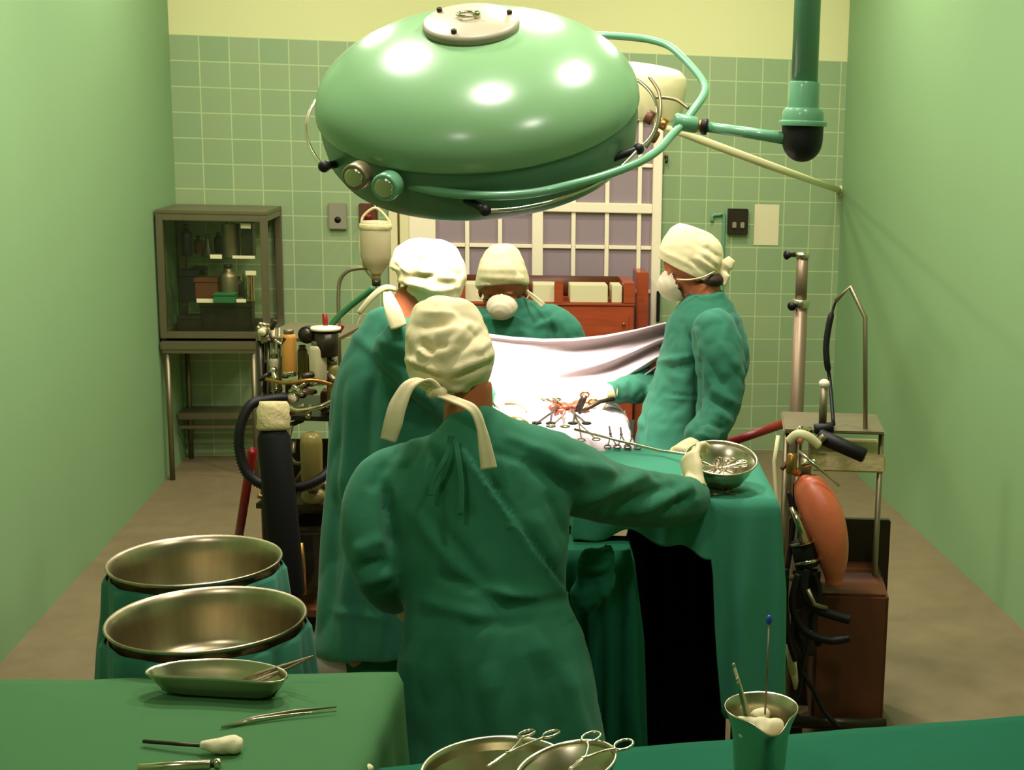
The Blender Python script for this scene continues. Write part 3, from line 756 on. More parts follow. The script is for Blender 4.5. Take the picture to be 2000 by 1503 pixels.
limb(gown, [(1070, 625, W3 + .05, 34), (1105, 650, W3 + .02, 34), (1118, 710, W3, 33), (1105, 780, W3 - .08, 28)])
limb(gown, [(935, 632, W3 + .05, 34), (918, 655, W3 + .02, 34), (908, 720, W3, 33), (930, 780, W3 - .08, 28)])
gm = remesh(gown, 'gown', .009, 7)
pleats(gm, [(1040, 640, 1090, 620, 7, .008), (1060, 600, 1085, 655, 6, -.009), (1010, 640, 1040, 660, 8, .007), (940, 610, 985, 650, 7, .008), (955, 605, 990, 635, 6, -.008), (1075, 630, 1080, 700, 7, -.010), (1095, 620, 1110, 660, 6, .006)])
rumple(gm, .009, 8, 11, amp2=.008)
add_mesh('gown', gm, 'gown', an)
cg = G()
loft(cg, [(962, 1000, 477, W3, .9), (950, 1014, 488, W3, .95), (940, 1023, 508, W3, 1), (933, 1029, 530, W3 - .01, 1.05), (930, 1033, 546, W3 - .0, 1.0), (931, 1034, 559, W3 - .0, 1.0)], n=32)
cm = remesh(cg, 'cap', .006, 4)
pleats(cm, [(930, 540, 1030, 545, 5, .005), (935, 552, 1030, 556, 4, -.005), (1000, 490, 1018, 540, 5, -.006), (960, 500, 990, 490, 6, .005)])
rumple(cm, .004, 13, 9, amp2=.003)
add_mesh('cap', cm, 'cap', an)
tg = G(); ribbon(tg, [(1028, 568, W3 - .02), (1040, 578, W3 - .06), (1054, 590, W3 - .08), (1061, 596, W3 - .08)], [5, 9, 11, 11], UP)
tg.obj('cap_tie', 'cap', an)
mc = P(980, 600, W3 - .088)
mg = G().lathe([(.0, .052), (.020, .049), (.040, .038), (.054, .016), (.060, -.012), (.058, -.016), (.050, .014), (.0, .044)], mc, f3 - Vector((0, 0, .10)), n=36, ref=RH, wob=lambda t, i: 1.02 - .16 * abs(math.sin(t)))
add_mesh('mask', remesh(mg, 'mask', .003, 3), 'mask', an)
for k in (-1, 1):
    G().tube(smooth_path([mc + RH * (k * .052), Q3(k * .078, .03, -.035), Q3(k * .083, -.02, -.02)], 5), .002, 6).obj('mask_strap', 'mask', an)

# ---------------------------------------------------------------- 4. surgeon on the right, profile
W4 = 4.85; sd4 = S(W4)
sr = person(Vector((P(1360, 800, W4).x, P(1360, 800, W4).y, 0)), 'person in profile on the right in teal gown, knotted cream cap and white mask')
body = G()
f4 = (-RH * .92 - AW * .12 - Vector((0, 0, .42))).normalized()
Q4 = head_geo(body, P(1350, 522, W4), f4, Vector((0, 0, 1)) - RH * .42, .99)
neck_geo(body, P(1372, 555, W4), P(1378, 600, W4), .062, .078)
loft(body, [(1330, 1430, 600, W4), (1310, 1440, 660, W4), (1290, 1420, 760, W4), (1275, 1400, 880, W4), (1270, 1400, 1000, W4)], flat=.8)
for k in (-1, 1):
    hip = P(1330, 990, W4 + k * .10); fl = Vector((hip.x, hip.y, .09))
    body.tube([hip, hip * .5 + fl * .5, fl], [.085, .06, .042], 16)
    body.tube([fl + RH * .07 + Vector((0, 0, -.04)), fl + Vector((0, 0, -.04)), fl - RH * .16 + Vector((0, 0, -.05))], [.035, .045, .035], 12)
limb(body, [(1310, 700, W4 + .1, 26), (1260, 745, W4 + .12, 22), (1195, 765, W4 - .02, 16)])
add_mesh('body', remesh(body, 'body', .0065, 2, .4), 'skin', sr)
hg = G().ell(P(1386, 545, W4), .052, .076, .030, n=28, m=18)
add_mesh('hair', remesh(hg, 'hair', .008, 2), 'hair', sr)
for k in (-1, 1):
    G().ell(Q4(k * .030, .086, -.004), .012, .006, .005).obj('eye', 'hair', sr)
    G().ell(Q3(k * .034, .098, -.004), .012, .006, .004).obj('eye', 'hair', an)
gown = G()
loft(gown, [(1352, 1408, 570, W4, .95), (1338, 1425, 585, W4, .95), (1322, 1438, 602, W4, .95), (1308, 1452, 625, W4, .95), (1298, 1462, 660, W4, .9), (1288, 1464, 700, W4, .88), (1276, 1446, 745, W4, .85), (1262, 1430, 790, W4, .85), (1248, 1420, 840, W4, .9), (1236, 1415, 900, W4, .95), (1228, 1418, 1000, W4, 1), (1220, 1425, 1110, W4, 1), (1215, 1430, 1230, W4, 1)])
limb(gown, [(1395, 650, W4 - .19, 48), (1405, 700, W4 - .22, 50), (1408, 750, W4 - .22, 46), (1402, 800, W4 - .24, 42), (1385, 835, W4 - .30, 36), (1362, 858, W4 - .38, 30)])
limb(gown, [(1340, 660, W4 + .15, 44), (1300, 722, W4 + .17, 40), (1255, 752, W4 + .1, 33), (1215, 762, W4 + .0, 26), (1188, 764, W4 - .06, 21)])
gm = remesh(gown, 'gown', .009, 7)
pleats(gm, [(1285, 705, 1360, 695, 5, .012), (1295, 718, 1362, 708, 5, -.014), (1345, 640, 1360, 720, 7, -.014), (1362, 690, 1362, 850, 7, -.016), (1300, 770, 1380, 775, 3, -.006), (1298, 776, 1380, 781, 3, .006), (1270, 780, 1250, 880, 5, -.010), (1340, 860, 1400, 790, 9, -.012),
            (1385, 760, 1440, 790, 7, .010), (1385, 778, 1435, 806, 6, -.012), (1380, 800, 1430, 822, 6, .010), (1370, 820, 1420, 838, 6, -.010), (1350, 840, 1400, 860, 6, .009),
            (1400, 660, 1440, 720, 8, .008), (1420, 640, 1450, 700, 7, -.006), (1372, 720, 1400, 770, 6, .010), (1380, 700, 1420, 760, 6, -.008), (1320, 600, 1300, 680, 6, .006), (1335, 610, 1320, 700, 6, -.006),
            (1345, 585, 1420, 575, 5, .010), (1200, 750, 1205, 785, 4, .007), (1230, 740, 1240, 780, 5, -.007), (1310, 730, 1350, 745, 6, .006)])
rumple(gm, .009, 8, 15, amp2=.010)
add_mesh('gown', gm, 'gown', sr)
cg = G()
uc = (UP * .80 + RT * .0).normalized()
c4 = [(1325, 1382, 447, W4, .8), (1306, 1398, 460, W4, .88), (1293, 1406, 478, W4, .92), (1284, 1412, 497, W4, .95)]
cg.tube([P(1353, 444, W4), P(1351, 452, W4), P(1350, 466, W4), P(1349, 482, W4), P(1350, 500, W4), P(1352, 522, W4), P(1356, 540, W4), P(1362, 558, W4)], [26 * sd4, 42 * sd4, 54 * sd4, 62 * sd4, 64 * sd4, 61 * sd4, 54 * sd4, 44 * sd4], 32, ref=RH, flat=[.8, .82, .82, .82, .82, .84, .9, .9])
cm = remesh(cg, 'cap', .006, 5)
# cut the cap along the brow line (from the forehead down to the nape)
def slice_below(me, p0, p1, w):
    a = P(p0[0], p0[1], w); b = P(p1[0], p1[1], w); d = (b - a).normalized(); nn = d.cross(AW).normalized()
    if nn.z > 0: nn = -nn
    bm = bmesh.new(); bm.from_mesh(me)
    r = bmesh.ops.bisect_plane(bm, geom=list(bm.verts) + list(bm.edges) + list(bm.faces), plane_co=a, plane_no=nn, clear_outer=True)
    bmesh.ops.holes_fill(bm, edges=[e for e in bm.edges if e.is_boundary], sides=0)
    bm.to_mesh(me); bm.free(); return me
pleats(cm, [(1355, 500, 1400, 530, 4, .008), (1345, 508, 1395, 540, 4, -.008), (1370, 490, 1405, 520, 4, .007), (1290, 490, 1370, 525, 5, .004), (1350, 470, 1400, 500, 5, -.005), (1378, 480, 1408, 505, 4, -.006)])
rumple(cm, .005, 12, 19, amp2=.003)
slice_below(cm, (1282, 500), (1385, 548), W4)
add_mesh('cap', cm, 'cap', sr)
kg = G().ell(P(1410, 527, W4), .026, .022, .022).tube([P(1408, 530, W4 - .01), P(1420, 517, W4 - .02), P(1430, 505, W4 - .02)], [.014, .026, .016], 12, flat=.6).tube([P(1408, 530, W4 - .01), P(1417, 541, W4 - .02), P(1412, 558, W4 - .02)], [.014, .022, .014], 12, flat=.6).tube([P(1400, 528, W4), P(1412, 528, W4)], [.03, .012], 12)
add_mesh('cap_knot', remesh(kg, 'cap_knot', .004, 2), 'cap', sr)
mc = P(1311, 552, W4 - .0); md = (P(1292, 562, W4) - P(1322, 548, W4)).normalized()
mg = G().lathe([(0, .058), (.022, .054), (.042, .040), (.056, .018), (.062, -.008), (.063, -.016), (.055, .0), (0, .04)], P(1316, 556, W4), md, n=36)
add_mesh('mask', remesh(mg, 'mask', .003, 3), 'mask', sr)
G().tube(smooth_path([P(1322, 545, W4 - .06), P(1345, 546, W4 - .10), P(1372, 541, W4 - .095), P(1395, 530, W4 - .06)], 6), .0025, 6).obj('mask_strap', 'mask', sr)
hgv = G(); hand_geo(hgv, P(1182, 765, W4 - .07), P(1130, 785, W4 - .12) - P(1182, 765, W4 - .07), Vector((0, 0, -1)), size=.085, curl=.45, thumb=-1)
hgv.tube([P(1196, 764, W4 - .05), P(1176, 766, W4 - .08)], [.036, .03], 14)
add_mesh('glove', remesh(hgv, 'glove', .0045, 3, .4), 'glove', sr)
hgv = G(); hand_geo(hgv, P(1358, 862, W4 - .40), P(1330, 880, W4 - .46) - P(1358, 862, W4 - .40), Vector((0, 0, -1)), size=.08, curl=.5, thumb=1)
add_mesh('glove', remesh(hgv, 'glove', .0045, 3, .4), 'glove', sr)

# ================================================================ TABLES, DRAPES, BOWLS
def drape(name, corners, z, drop, m, label=None, cat=None, parent=None, n=160, amp=.018, freq=26, flare=.04, seed=1, thick=.003, top_amp=.003, rnd=.02, levels=16):
    """cloth laid over a flat top with hanging, folded sides. corners: 4 xy points in order; drop(t, xy) -> length"""
    cs = [Vector((c[0], c[1], 0)) for c in corners]
    cen = sum(cs, Vector()) / 4
    segs = [(cs[i], cs[(i + 1) % 4]) for i in range(4)]
    L = [(b - a).length for a, b in segs]; T = sum(L)
    per = []
    for k in range(n):
        s = T * k / n; i = 0
        while s > L[i] and i < 3: s -= L[i]; i += 1
        a, b = segs[i]; p = a.lerp(b, min(s / L[i], 1))
        per.append((p, i, min(s / L[i], 1), k / n))
    outn = []
    for p, i, s, t in per:
        def nrm(j):
            a, b = segs[j % 4]; d = (b - a).normalized(); q = Vector((d.y, -d.x, 0))
            return q if q.dot((a + b) / 2 - cen) > 0 else -q
        q = nrm(i)
        e = .12
        if s < e: q = q.lerp(nrm(i - 1), .5 * (1 - s / e))
        if s > 1 - e: q = q.lerp(nrm(i + 1), .5 * (1 - (1 - s) / e))
        outn.append(q.normalized())
    vs = []; fs = []
    rings = [.0, .25, .5, .75, .9, 1.0]
    for r in rings[1:]:
        for (p, i, s, t) in per:
            q = cen.lerp(p, r); vs.append(Vector((q.x, q.y, z + top_amp * noise.noise(Vector((q.x * 7, q.y * 7, seed))))))
    nt = len(rings) - 1
    for lv in range(1, levels + 1):
        f = lv / levels
        for k, (p, i, s, t) in enumerate(per):
            D = drop(i, s, p); h = D * f
            g = min(h / rnd, 1.0)
            o = rnd * .4 * math.sin(g * math.pi / 2) + flare * h
            ph = t * freq * 2 * math.pi
            w = amp * min(1, h / .25) * (math.sin(ph + 2.2 * noise.noise(Vector((t * 9, f, seed)))) + .5 * math.sin(ph * .43 + seed) + .4)
            q = p + outn[k] * (o + w)
            vs.append(Vector((q.x, q.y, z - h)))
    tot = nt + levels
    for r in range(tot - 1):
        for k in range(n):
            k2 = (k + 1) % n
            fs.append((r * n + k, r * n + k2, (r + 1) * n + k2, (r + 1) * n + k))
    vs.append(Vector((cen.x, cen.y, z))); c0 = len(vs) - 1
    for k in range(n): fs.append((c0, k, (k + 1) % n))
    g = G(); g.add(vs, fs)
    o = g.obj(name, m, parent, solid=thick, offset=-1)
    if label: tag(o, label, cat)
    return o
def legs(g, corners, z, r=.014, inset=.06):
    c = sum((Vector((a[0], a[1], 0)) for a in corners), Vector()) / 4
    out = []
    for a in corners:
        p = Vector((a[0], a[1], 0)); p = p + (c - p).normalized() * inset
        out.append(p)
    return out
def table_frame(name, corners, z, label, cat, m='dull_steel', inset=.05):
    c = sum((Vector((a[0], a[1], 0)) for a in corners), Vector()) / 4
    t = thing(name, (c.x, c.y, 0), label, cat)
    pts = legs(None, corners, z, inset=inset)
    g = G(); k = len(pts)
    vs = [Vector((p.x, p.y, z)) for p in pts] + [Vector((p.x, p.y, z - .025)) for p in pts]
    g.add(vs, [(0, 1, 2, 3), (7, 6, 5, 4)] + [(i, (i + 1) % 4, (i + 1) % 4 + 4, i + 4) for i in range(4)])
    g.obj('table_top', m, t, smooth=False)
    for p in pts: G().cyl((p.x, p.y, 0), (p.x, p.y, z - .02), .014, 12).obj('leg', m, t)
    for i in range(4):
        a, b = pts[i], pts[(i + 1) % 4]; G().cyl((a.x, a.y, .22), (b.x, b.y, .22), .009, 8).obj('stretcher', m, t)
    return t

# ---- operating table, patient under white cloth, teal foot cloth
ZT = 0.90
def XYw(px, w):
    p = P(px, 800, w); q = CAM + Vector(((p - CAM).x, (p - CAM).y, 0)); return Vector((q.x, q.y))
oc = [XYw(965, 3.95), XYw(1222, 3.95), XYw(1240, 5.2), XYw(945, 5.2)]
cen = sum(oc, Vector((0, 0))) / 4
ot = thing('operating_table', (cen.x, cen.y, 0), 'operating table on a steel pedestal under the white and green cloths', 'operating table')
G().add([Vector((c[0], c[1], ZT - .02)) for c in oc] + [Vector((c[0], c[1], ZT - .09)) for c in oc], [(0, 1, 2, 3), (7, 6, 5, 4)] + [(i, (i + 1) % 4, (i + 1) % 4 + 4, i + 4) for i in range(4)]).obj('mattress', 'black', ot, smooth=False)
G().span((cen.x - .13, cen.y - .18, .1), (cen.x + .13, cen.y + .18, ZT - .09), .02).obj('pedestal', 'dull_steel', ot, auto=40)
G().span((cen.x - .22, cen.y - .45, 0), (cen.x + .22, cen.y + .45, .1), .02).obj('base', 'dull_steel', ot, auto=40)
# white cloth over the patient
def patient(u, v):
    hang = max(0.0, (.30 - v) / .30); v = max(0.0, (v - .30) / .70)
    """u across -1..1 (left-right), v along 0 (foot side) .. 1 (head side)"""
    w = 4.12 + v * .96
    half = .335
    a = max(-1.0, min(1.0, u / .62))
    px_c = P(1112 + (1106 - 1112) * v, 800, w)
    side = RH * (u * half if abs(u) < .62 else math.copysign(.62 * half + (abs(u) - .62) * .10, u))
    bulge = .115 * math.sqrt(max(0, 1 - a * a * .93)) * (1.0 - .12 * abs(v - .45) * 2)
    z = ZT + bulge + .01
    if abs(u) > .62: z = ZT + .05 - (abs(u) - .62) * 1.45
    p = Vector((px_c.x, px_c.y, z)) + side
    if hang > 0:
        zz = hang * .42; p = p - AW * (.03 * math.sin(min(hang * 6, 1.57)) + .02 * hang + .014 * math.sin(u * 19 + hang) * hang); p.z = max(p.z - zz * (1 if abs(u) < .62 else .2), .80)
    nz = noise.noise(p * 7) * .02 + noise.noise(p * 16) * .010
    fold = .012 * math.sin(v * 34 + 3 * noise.noise(p * 3)) * min(1, max(0, abs(u) - .55) * 4)
    return p + Vector((0, 0, nz if abs(u) < .62 else 0)) + RH * math.copysign(fold + nz * .6, u)
pd = G().grid(lambda a, b: patient(-1.05 + 2.1 * a, b), 90, 70)
tag(pd.obj('white_patient_cloth', 'sheet', solid=.004), 'brightly lit white cloth covering the patient below the surgeons hands', 'cloth')
gc = [XYw(1060, 3.46), XYw(1236, 3.46), XYw(1232, 3.60), XYw(1060, 3.60)]
table_frame('low_stand', gc, .885, 'narrow steel stand under the green cloth beside the nurse', 'stand', inset=.03)
drape('stand_cloth', gc, 0.895, lambda i, s, p: .62 + .04 * math.sin(s * 9) if i != 2 else .06, 'dark_drape', 'green cloth hanging in folds from a low stand just right of the nurse', 'cloth', amp=.012, freq=17, flare=.05, seed=4)
# crumpled fold lump on that cloth
gl = G().ell(P(1160, 1125, 3.43), .05, .022, .075).ell(P(1185, 1100, 3.43), .03, .02, .06).ell(P(1142, 1165, 3.43), .035, .022, .05)
lm = remesh(gl, 'gathered_cloth', .008, 4); rumple(lm, .02, 14, 3, amp2=.014)
o = link('gathered_cloth', lm, 'dark_drape'); tag(o, 'gathered green cloth bundle tucked beside the nurse at waist height', 'cloth')

# ---- screen: hung white sheet
WS = 5.0
scr = thing('screen_frame', PZ(1110, 1150, 0), 'chrome screen frame holding up the hung white sheet', 'frame')
pa, pb = P(915, 642, WS), P(1318, 624, WS)
for p in (pa, pb): G().cyl((p.x, p.y, .45), (p.x, p.y, p.z), .009, 12).obj('post', 'chrome', scr)
topn = lambda x: np.interp(x, [905, 945, 1000, 1060, 1120, 1180, 1240, 1290, 1325], [640, 650, 657, 661, 660, 654, 643, 631, 624])
botn = lambda x: np.interp(x, [905, 1000, 1100, 1160, 1200, 1240, 1280, 1325], [812, 812, 806, 790, 772, 744, 716, 694])
G().tube(smooth_path([P(x, topn(x) + 6, WS + .012) for x in np.linspace(915, 1318, 12)], 3), .006, 8).obj('top_bar', 'chrome', scr)
def sheet(u, v):
    x = 908 + u * 414
    yt, yb = topn(x), botn(x)
    y = yt + (yb - yt) * v
    A = .010 + .034 * u ** 1.5
    ph = v * (15 + 3 * u) - u * 2.6
    d = A * math.sin(ph) + .012 * math.sin(v * 31 + 5 * u) * u + .010 * noise.noise(Vector((u * 5, v * 3, 2)))
    if v < .07: d -= .018 * math.sin(v / .07 * math.pi)
    return P(x, y, WS - .02 + d - .20 * v * (1 - u) - .05 * v)
o = G().grid(sheet, 120, 90).obj('hung_sheet', 'sheet', solid=.004)
tag(o, 'white sheet hung across as a screen, sagging with long folds gathered at right', 'sheet')

# ---- wound, clamps, retractors
wn = PZ(1106, 796, 1.040)
g = G()
random.seed(5)
for i in range(40):
    a = random.uniform(0, 6.28); r = random.uniform(0, .055)
    g.ell(wn + RH * (r * math.cos(a) * 1.3) + AW * (r * math.sin(a)) + Vector((0, 0, random.uniform(-.02, .012))), random.uniform(.008, .02), random.uniform(.006, .016), random.uniform(.005, .012), n=10, m=8)
tag(link('surgical_wound', remesh(g, 'surgical_wound', .004, 2), 'tissue'), 'open reddish surgical wound between the gloved hands on the white cloth', 'wound')
def clamp(a, b, ref, m='dull_steel', ring=.011, label='', group=None, open_=.02, name='surgical_clamp', parent=None, rr=.0016):
    """a = ring end, b = tip: a jointed pair of shanks with two finger rings"""
    a = Vector(a); b = Vector(b); d = (b - a).normalized(); s = Vector(ref); s = (s - d * d.dot(s)).normalized(); n = d.cross(s)
    L = (b - a).length; J = a + d * L * .62
    t = thing(name, J, label, name.split('_')[-1], group)
    for k in (-1, 1):
        g = G(); rc = a + s * (k * open_)
        g.tube([rc + d * (ring * math.cos(q)) + s * (k * .2 * ring + ring * .8 * math.sin(q)) for q in np.linspace(0, 2 * math.pi, 20, endpoint=False)], rr * 1.25, 8, closed=True)
        g.tube(smooth_path([rc + d * ring * .95, a + d * L * .3 + s * (k * open_ * .55), J, b - s * (k * .0015)], 5), [rr * 1.3] * 10 + [rr * 1.5] * 3 + [rr * .9] * 3, 8)
        g.obj('handle_arm', m, t)
    G().cyl(J - n * .004, J + n * .004, .0042, 12, bev=.001).obj('joint', m, t)
    return t
clamp(P(1150, 858, 4.15), P(1118, 805, 4.45), RH, label='steel clamp leaning on the white cloth, nearest the wound', ring=.014)
for i, (a, b, c, d) in enumerate(((1196, 872, 1190, 832), (1216, 872, 1212, 834), (1236, 874, 1233, 838))):
    clamp(P(a, b, 4.16), P(c, d, 4.28), RH, m='dark_metal', label=('left', 'middle', 'right')[i] + ' one of three dark clamps hanging at the edge of the white cloth', ring=.012, open_=.012, group='dark clamps on the cloth edge')
for i, (a, b, c, d, mm, lab) in enumerate(((1062, 826, 1088, 792, 'dark_metal', 'dark clamp at the left rim of the open wound'), (1090, 832, 1104, 800, 'chrome', 'bright clamp standing in the middle of the wound'), (1132, 826, 1116, 796, 'dark_metal', 'dark clamp at the right rim of the open wound'), (1150, 778, 1122, 792, 'brass', 'golden clamp lying above the wound under the glove'), (1076, 780, 1098, 790, 'steel', 'steel clamp at the upper left of the wound'))):
    clamp(PZ(a, b, 1.075), PZ(c, d, 1.045), RH, m=mm, label=lab, ring=.015, open_=.018, rr=.0028)
rt = thing('retractor', P(1160, 790, 4.5), 'dark angled retractor held in the glove of the surgeon on the right', 'retractor')
G().tube([P(1130, 806, 4.5), P(1148, 797, 4.48), P(1172, 784, 4.52), P(1200, 778, 4.56)], [.006, .007, .007, .008], 10, flat=.5).obj('blade_arm', 'dark_metal', rt)
G().tube([P(1128, 800, 4.5), P(1136, 785, 4.49), P(1143, 772, 4.48)], [.009, .013, .009], 10, flat=.4).obj('blade', 'dark_metal', rt)
for i, (x, y, r) in enumerate(((1078, 812, .03), (1045, 818, .034), (1168, 845, .028))):
    g = G().ell(PZ(x, y, 1.01 if i < 2 else .99), r, r * .8, r * .35)
    me = remesh(g, 'gauze_pad', .005, 2); rumple(me, .01, 30, i)
    o = link('gauze_pad', me, 'cotton'); tag(o, ('white gauze pad just left of the wound', 'larger white gauze pad further left of the wound', 'white gauze pad below the wound near the steel clamp')[i], 'gauze')

# ---- instrument table (Mayo type) with pale teal cloth
mc_ = [PZ(1128, 978, 1.0), PZ(1518, 978, 1.0), PZ(1476, 893, 1.0), PZ(1128, 872, 1.0)]
mt = table_frame('instrument_table', mc_, .99, 'steel instrument table under the pale teal cloth, next to the surgeon on the right', 'table', inset=.05)
for o in [c for c in mt.children if c.name.startswith('leg') or c.name.startswith('stretcher')]:
    bpy.data.objects.remove(o)
for (px_, w_) in ((1455, 4.0), (1500, 3.72)):
    q = XYw(px_, w_); G().cyl((q.x, q.y, .02), (q.x, q.y, .98), .013, 12).obj('leg', 'dull_steel', mt)
q = XYw(1480, 3.86); G().span((q.x - .03, q.y - .32, .0), (q.x + .03, q.y + .32, .05), .01).obj('foot', 'dull_steel', mt, auto=40)
def mdrop(i, s, p):
    if i == 0:
        x = 1128 + 390 * s
        if x < 1392: return .118 - .03 * math.sin((x - 1128) / 264 * math.pi * 1.5) + .012 * math.sin(x * .06)
        return np.interp(x, [1392, 1404, 1420, 1520], [.12, .40, .60, .62])
    if i == 1: return .62 - .1 * s
    if i == 2: return .3 if s < .25 else .12
    return .12
drape('instrument_table_cloth', mc_, 1.004, mdrop, 'teal_drape', 'pale teal cloth on the instrument table, hanging long at its right corner', 'cloth', n=280, amp=.013, freq=21, flare=.03, seed=7, levels=24)
# added black sheet standing in for the deep shade below the table
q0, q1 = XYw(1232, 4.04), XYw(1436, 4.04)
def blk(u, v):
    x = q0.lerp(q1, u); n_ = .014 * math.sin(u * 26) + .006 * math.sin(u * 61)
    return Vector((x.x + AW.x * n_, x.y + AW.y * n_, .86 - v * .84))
o = G().grid(blk, 60, 12).obj('shade_sheet', 'shade_black', solid=.004)
tag(o, 'added black sheet standing in for the deep shade below the instrument table', 'cloth')
tag(G().tube([Vector((q0.x, q0.y, .865)), Vector((q1.x, q1.y, .865))], .008, 10).obj('shade_sheet_bar', 'dark_metal'), 'dark bar carrying the added black shade sheet', 'bar')

# ---- bowls
def bowl(name, c, r, h, axis, label, cat='bowl', m='steel', lip=.006, base=.55, wall=None, group=None, parent=None):
    prof = [(0, 0), (r * base, 0), (r * (base + .12), h * .06), (r * .86, h * .5), (r * .97, h * .93), (r, h), (r + lip * .6, h + lip * .3), (r + lip, h), (r + lip * .7, h - lip * .8), (r * .985, h * .9), (r * .83, h * .5), (r * (base + .05), h * .1), (r * base * .9, h * .03), (0, h * .03)]
    prof2 = [(r + (0 if k > 0 else 0), z) for k, (r, z) in enumerate(prof)]
    ax = Vector(axis).normalized()
    o = G().lathe([(a + (.0018 if i < 5 else 0), z) for i, (a, z) in enumerate(prof2)], Vector(c) - ax * h, ax, n=72).obj(name, m, smooth=True)
    if label: tag(o, label, cat, group)
    return o
wbw = 3.72
bc = P(1409, 893, wbw); bax = Vector((0, 0, 1)) * .965 - AW * .25 + RH * .07
bw = bowl('instrument_bowl', bc, 68 * S(wbw), .068, bax, 'round steel bowl of instruments held by the gloved hand on the teal cloth')
random.seed(9)
bax.normalize()
for i in range(9):
    a = random.uniform(0, 6.28); b = a + math.pi + random.uniform(-.6, .6)
    u0 = bc + (RH * math.cos(a) + AW * math.sin(a)) * .062 - bax * .012 + Vector((0, 0, -.006 + .004 * math.sin(a) * -1))
    u1 = bc + (RH * math.cos(b) + AW * math.sin(b)) * .040 - bax * .045
    lab = 'small bright steel clamp lying among others in the round bowl'
    clamp(u0, u1, bax.cross(u1 - u0), m='steel' if i % 2 else 'chrome', label=lab, ring=.008, open_=.009, rr=.0014, group='clamps in the round bowl')
for i, (a, b, c, d) in enumerate(((1392, 962, 1452, 955), (1388, 952, 1440, 966))):
    clamp(PZ(a, b, 1.012), PZ(c, d, 1.010), AW, m='dull_steel', label=('steel clamp lying on the teal cloth, nearer the sleeve', 'steel clamp crossing another below the round bowl')[i], ring=.009, open_=.01)
g = G().tube([P(1122, 838, 4.18), P(1200, 858, 4.15), P(1290, 880, 4.1), P(1352, 888, 4.0)], [.004, .004, .004, .004], 8)
tag(g.obj('long_steel_rod', 'steel'), 'thin long steel rod across the far edge of the teal instrument table', 'rod')

# ---- front left table and its things
ZL = .85
flc = [PZ(-160, 1560, ZL), PZ(684, 1540, ZL), PZ(777, 1312, ZL), PZ(-120, 1330, ZL)]
table_frame('side_table', flc, ZL - .012, 'steel side table under the bright green cloth at front left', 'table')
drape('side_table_cloth', flc, ZL, lambda i, s, p: .45, 'table_drape', 'bright green cloth on the side table at front left', 'cloth', n=220, amp=.008, freq=16, flare=.02, seed=2, top_amp=.004, rnd=.03)
# basins on stands
def basin(px, py, halfw, z, label, hz=.13):
    c = PZ(px, py, z); w = (c - CAM).dot(FW); r = halfw * S(w)
    t = thing('basin_stand', (c.x, c.y, 0), 'steel stand wrapped in teal cloth carrying the ' + ('nearer' if 'front left' in label else 'farther') + ' wide basin', 'stand')
    for a in (30, 150, 270):
        q = Vector((c.x + (r + .006) * math.cos(math.radians(a)), c.y + (r + .006) * math.sin(math.radians(a)), 0))
        G().cyl(q, q + Vector((0, 0, z - .055)), .008, 10).obj('leg', 'dull_steel', t)
    G().tube([Vector((c.x + (r + .004) * math.cos(a), c.y + (r + .004) * math.sin(a), z - .034)) for a in np.linspace(0, 6.2832, 48, endpoint=False)], .007, 8, closed=True).obj('ring', 'dull_steel', t)
    def wob(tt, i): return 1 + (.012 + .010 * i) * math.sin(tt * 13 + .5 * i) + .006 * i * math.sin(tt * 29)
    G().lathe([(r + .010, z - .020), (r + .016, z - .03), (r + .020, z - .10), (r + .030, z - .20), (r + .040, z - .34), (r + .05, z - .5)], Vector((c.x, c.y, 0)), n=120, wob=wob).obj('cloth_wrap', 'gown', t, solid=.003)
    b = G().lathe([(0, z - hz), (r * .84, z - hz), (r * .915, z - hz + .02), (r * .95, z - .05), (r * .985, z - .012), (r + .004, z), (r + .010, z + .004), (r + .012, z), (r + .008, z - .006), (r + .0, z - .014), (r * .965, z - .055), (r * .93, z - hz + .016), (r * .85, z - hz - .003), (0, z - hz - .003)], Vector((c.x, c.y, 0)), n=96)
    o = b.obj('steel_basin', 'basin_steel')
    tag(o, label, 'basin')
basin(405, 1207, 176, .90, 'wide steel basin resting in the nearer teal wrapped stand at front left')
basin(382, 1093, 153, .90, 'wide steel basin resting in the farther teal wrapped stand, behind the nearer one')
# kidney dish
def kidney(cx, cy, hw, z, rotd, label, ratio=.46, h=.045, tilt=0):
    c = PZ(cx, cy, z + h); w = (c - CAM).dot(FW); a = hw * S(w); b = a * ratio
    R_ = Matrix.Rotation(math.radians(rotd), 3, 'Z') @ Matrix((RH, AW, Vector((0, 0, 1)))).transposed()
    n = 72; vs = []; fs = []
    def outline(t, sc):
        x = a * sc * math.cos(t); y = b * sc * math.sin(t)
        y += b * .42 * (1 - (x / a) ** 2) * (1 if True else 0) * 1.0 * (1.6 if math.sin(t) < 0 else .35) - b * .1
        return x, y
    prof = [(.0, .0), (.35, 0), (.70, .001), (.80, .010), (.92, h * .6), (.985, h * .96), (1.0, h), (1.025, h + .002), (1.03, h - .002), (1.0, h - .006), (.935, h * .55), (.82, .004), (.70, -.002), (.35, -.002), (0, -.002)]
    for (sc, zz) in prof:
        for j in range(n):
            x, y = outline(2 * math.pi * j / n, sc); v = R_ @ Vector((x, y, 0)); vs.append(Vector((c.x, c.y, z + .003 + zz)) + v)
    for i in range(len(prof) - 1):
        for j in range(n):
            j2 = (j + 1) % n; fs.append((i * n + j, i * n + j2, (i + 1) * n + j2, (i + 1) * n + j))
    o = G().add(vs, fs).obj('kidney_dish', 'steel'); tag(o, label, 'dish'); return c
kidney(426, 1316, 136, ZL, -4, 'steel kidney dish on the bright green cloth at front left')
